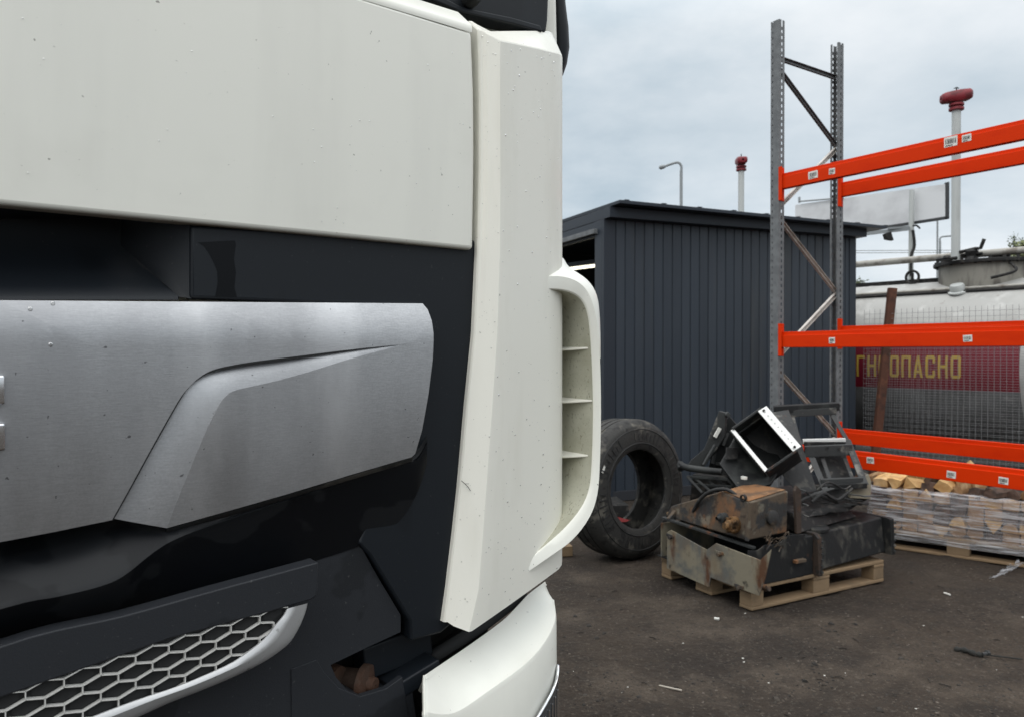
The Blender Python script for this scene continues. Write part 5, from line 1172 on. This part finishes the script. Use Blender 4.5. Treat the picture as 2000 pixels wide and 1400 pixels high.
# --- white bumper corner with headlight
IN = [(828, 1322, 1.335), (872, 1290, 1.39), (921, 1256, 1.455), (979, 1213, 1.54), (1011, 1181, 1.60), (1030, 1162, 1.64), (1064, 1138, 1.70)]
CR = [(829, 1391, 1.275), (886, 1395, 1.325), (957, 1350, 1.395), (1029, 1297, 1.475), (1066, 1254, 1.54), (1086, 1212, 1.60), (1083, 1172, 1.66)]
LO = [(838, 1600, 1.26), (892, 1600, 1.31), (960, 1560, 1.38), (1030, 1500, 1.465), (1066, 1450, 1.53), (1087, 1400, 1.60), (1084, 1370, 1.68)]
LO2 = [(846, 1800, 1.27), (896, 1800, 1.31), (962, 1780, 1.38), (1030, 1740, 1.465), (1066, 1700, 1.53), (1087, 1650, 1.60), (1084, 1620, 1.68)]
IN3, CR3, LO3, LO4 = ([at(*p) for p in spline(q, 5)] for q in (IN, CR, LO, LO2))
rows = [[p - Z * .03 + BK * .02 for p in IN3], [p + Z * .0 for p in IN3], [p + Z * .006 + (c - p) * .05 for p, c in zip(IN3, CR3)], [p + (c - p) * .13 - Z * .002 for p, c in zip(IN3, CR3)], [p + (c - p) * .45 - Z * .006 for p, c in zip(IN3, CR3)], [p + (c - p) * .8 - Z * .004 for p, c in zip(IN3, CR3)], [p + (c - p) * .97 for p, c in zip(IN3, CR3)], [c + (l - c) * .03 for c, l in zip(CR3, LO3)], [c + (l - c) * .5 for c, l in zip(CR3, LO3)], LO3, LO4]
mb = MB(); mb.loft(rows); bc = mb.build('bumper_corner', WHITE, truck, smooth=30, solid=.006)
# rolled end edge of the bumper corner at its left end
mb = MB(); ed = [r[0] for r in rows[1:]]; mb.tube(ed, .002, 6); mb.build('corner_end_edge', WHITE, bc, smooth=60)
hl = [(1046, 1400, 1.485), (1060, 1376, 1.51), (1074, 1352, 1.54), (1084, 1325, 1.575), (1087, 1300, 1.60), (1088, 1296, 1.63)]
H3 = [at(*p) for p in spline(hl, 4)]
rows = [[p + Vector((.0015, -.002, 0)) for p in H3], [p - Z * .02 + Vector((.004, -.004, 0)) for p in H3], [p - Z * .12 + Vector((.004, -.004, 0)) for p in H3], [p - Z * .22 for p in H3]]
mb = MB(); mb.loft(rows); lamp_ = mb.build('headlight', LENS, truck, smooth=50)
mb = MB(); mb.tube([p + Vector((.003, -.004, 0)) for p in H3], .0035, 6); mb.build('headlight_rim', CHROME, lamp_, smooth=60)
mb = MB()
for k in range(7): p = H3[2 + 2 * k] if 2 + 2 * k < len(H3) else H3[-1]; mb.tube([p - Z * .02 + Vector((.0055, -.0055, 0)), p - Z * .2 + Vector((.0055, -.0055, 0))], .0015, 4)
mb.build('lens_rib', CHROME, lamp_)
# --- windscreen cowl, glass, side deflector, cab
cowl = sheet('windscreen_cowl', [(640, -70), (800, -17), (903, 27), (1000, 49), (1060, 66), (1068, 62), (1071, 40), (1075, -60), (1078, -200), (640, -330)], DARK, truck, -.075, .04, bevel=.006)
sheet('cowl_lip', [(800, -40), (903, 14), (1000, 34), (1056, 50), (1060, 63), (1000, 47), (903, 25), (800, -18)], DARK, cowl, -.068, .01, bevel=.003)
mb = MB(); c = FW(917, 0, -.07); mb.lathe(c, EN, [(.001, .03), (.012, .028), (.016, .01), (.016, -.01)], 16); mb.build('wiper_pivot', BLACKHOLE, cowl, smooth=40)
mb = MB(); mb.hexa([W(-2.1, -.09, 2.16), W(.20, -.09, 2.2), W(.20, -.12, 2.2), W(-2.1, -.12, 2.16), W(-2.1, -.32, 3.15), W(.16, -.32, 3.15), W(.16, -.35, 3.15), W(-2.1, -.35, 3.15)]); mb.build('windscreen', GLASS, truck)
mb = MB(); mb.hexa([W(-2.18, -.16, 1.10), W(.284, -.16, 1.10), W(.284, -2.0, 1.10), W(-2.18, -2.0, 1.10), W(-2.18, -.16, 2.18), W(.284, -.16, 2.18), W(.284, -2.0, 2.18), W(-2.18, -2.0, 2.18)])
mb.hexa([W(-2.18, -.16, 2.18), W(.284, -.16, 2.18), W(.284, -2.0, 2.18), W(-2.18, -2.0, 2.18), W(-2.14, -.40, 3.2), W(.24, -.40, 3.2), W(.24, -2.0, 3.2), W(-2.14, -2.0, 3.2)])
mb.hexa([W(-2.14, -.38, 3.2), W(.24, -.38, 3.2), W(.24, -2.0, 3.2), W(-2.14, -2.0, 3.2), W(-2.0, -.7, 3.75), W(.1, -.7, 3.75), W(.1, -2.0, 3.8), W(-2.0, -2.0, 3.8)])
mb.build('cab', WHITE, truck, bevel=.03)
mb = MB(); mb.beam(at(1074, 110, 1.74), at(1066, -260, 1.80), .03, .03); mb.build('window_pillar', WHITE, truck, bevel=.008)
rows = []
for (y, xl, xr, dp) in ((158, 1089, 1092, .004), (150, 1085, 1097, .014), (130, 1081, 1102, .026), (100, 1078, 1105, .034), (60, 1074, 1102, .038), (20, 1071, 1095, .04), (-40, 1068, 1088, .042), (-140, 1064, 1080, .042), (-260, 1060, 1074, .03)):
    A, B = at(xl, y, 1.79), at(xr, y, 1.83); m_ = (A + B) / 2; hx_ = (B - A) / 2; bk_ = Vector((-.5, .85, 0)) * dp
    rows.append([m_ + hx_ * math.cos(a) + bk_ * math.sin(a) for a in [2 * math.pi * k / 16 for k in range(16)]])
mb = MB(); mb.loft(rows, close_u=True); mb.f.append(list(range(16))); mb.build('wind_deflector', DARK, truck, smooth=60)
mb = MB(); mb.box(W(-1.9, -.45, .30), EU * 1.95, EN * .38, Z * .5); mb.build('bumper_beam', BLACKHOLE, truck, bevel=.02)
for uu in (-.02, -1.95):
    mb = MB(); c = W(uu, -1.35, .5); mb.lathe(c, EU, [(.29, -.13), (.36, -.15), (.46, -.145), (.495, -.12), (.50, -.08), (.50, .08), (.495, .12), (.46, .145), (.36, .15), (.29, .13)], 40, closed=True); wh = mb.build('wheel', RUBBER, truck, smooth=40)
    mb = MB(); mb.lathe(c, EU, [(.001, .02), (.12, .03), (.13, .10), (.2, .11), (.27, .04), (.29, .12), (.29, -.12), (.001, -.1)], 32); mb.build('rim', GALV, wh, smooth=40)
mb = MB(); mb.box(W(-1.7, -5.5, .75), EU * 1.5, EN * 3.6, Z * .25); mb.build('chassis', BLACKIRON, truck, bevel=.02)
mb = MB(); mb.tube([FW(901, 938, .0025), FW(908, 944, .0065), FW(914, 950, .010), FW(919, 958, .013)], .0006, 4); mb.tube([FW(908, 944, .0065), FW(916, 944, .0115)], .0004, 4); mb.build('hairline_crack', BLACKHOLE, corner)
# --- rain drops on the paint and on the bar
rr = random.Random(21); mb = MB()
def drop(p, nrm, r_):
    nrm = nrm.normalized(); x = nrm.cross(Z).normalized(); y = x.cross(nrm); o = len(mb.v); seg = 8; prof_ = ((1.0, 0.0), (.9, .28), (.55, .48))
    for (rad, h_) in prof_:
        for k in range(seg): a = 6.283 * k / seg; mb.v.append(p + x * (rad * r_ * math.cos(a)) + y * (rad * r_ * (1.15 if math.sin(a) < 0 else 1.0) * math.sin(a)) + nrm * (h_ * r_))
    mb.v.append(p + nrm * (.52 * r_))
    for j in range(2):
        for k in range(seg): k2 = (k + 1) % seg; mb.f.append([o + j * seg + k, o + j * seg + k2, o + (j + 1) * seg + k2, o + (j + 1) * seg + k])
    for k in range(seg): mb.f.append([o + 2 * seg + k, o + 2 * seg + (k + 1) % seg, o + 3 * seg])
crow = [corner_row(l) for l in LEVEL]
for k in range(190):
    i = rr.uniform(0, len(crow) - 1.01); i0 = int(i); fi = i - i0
    j = rr.choice((3, 4, 5, 7, 8, 9, 10, 11)) ; fj = rr.random()
    q00, q01, q10, q11 = crow[i0][j], crow[i0][j + 1], crow[i0 + 1][j], crow[i0 + 1][j + 1]
    p = (q00 * (1 - fj) + q01 * fj) * (1 - fi) + (q10 * (1 - fj) + q11 * fj) * fi; nn = (q01 - q00).cross(q10 - q00)
    if nn.dot(CAM - p) < 0: nn = -nn
    drop(p + nn.normalized() * .0003, nn, rr.choice((.0008, .0010, .0013, .0018)) * rr.uniform(.7, 1.2))
for k in range(70):
    u, z = rr.uniform(-.7, -.02), rr.uniform(1.7, 2.07); drop(W(u, .0046 - .06 * (z - 1.93) ** 2 - .02 * max(0, u + .25) ** 2, z), EN, rr.choice((.0006, .0008, .0013)))
for (px, py) in ((60, 603), (105, 592), (99, 673)): u, z = F(px, py, .02); drop(W(u, nb1(u, z) + .0004, z), EN, .0028)
tag(mb.build('rain_drops', WATER, truck, smooth=60, fix=False), kind='stuff')
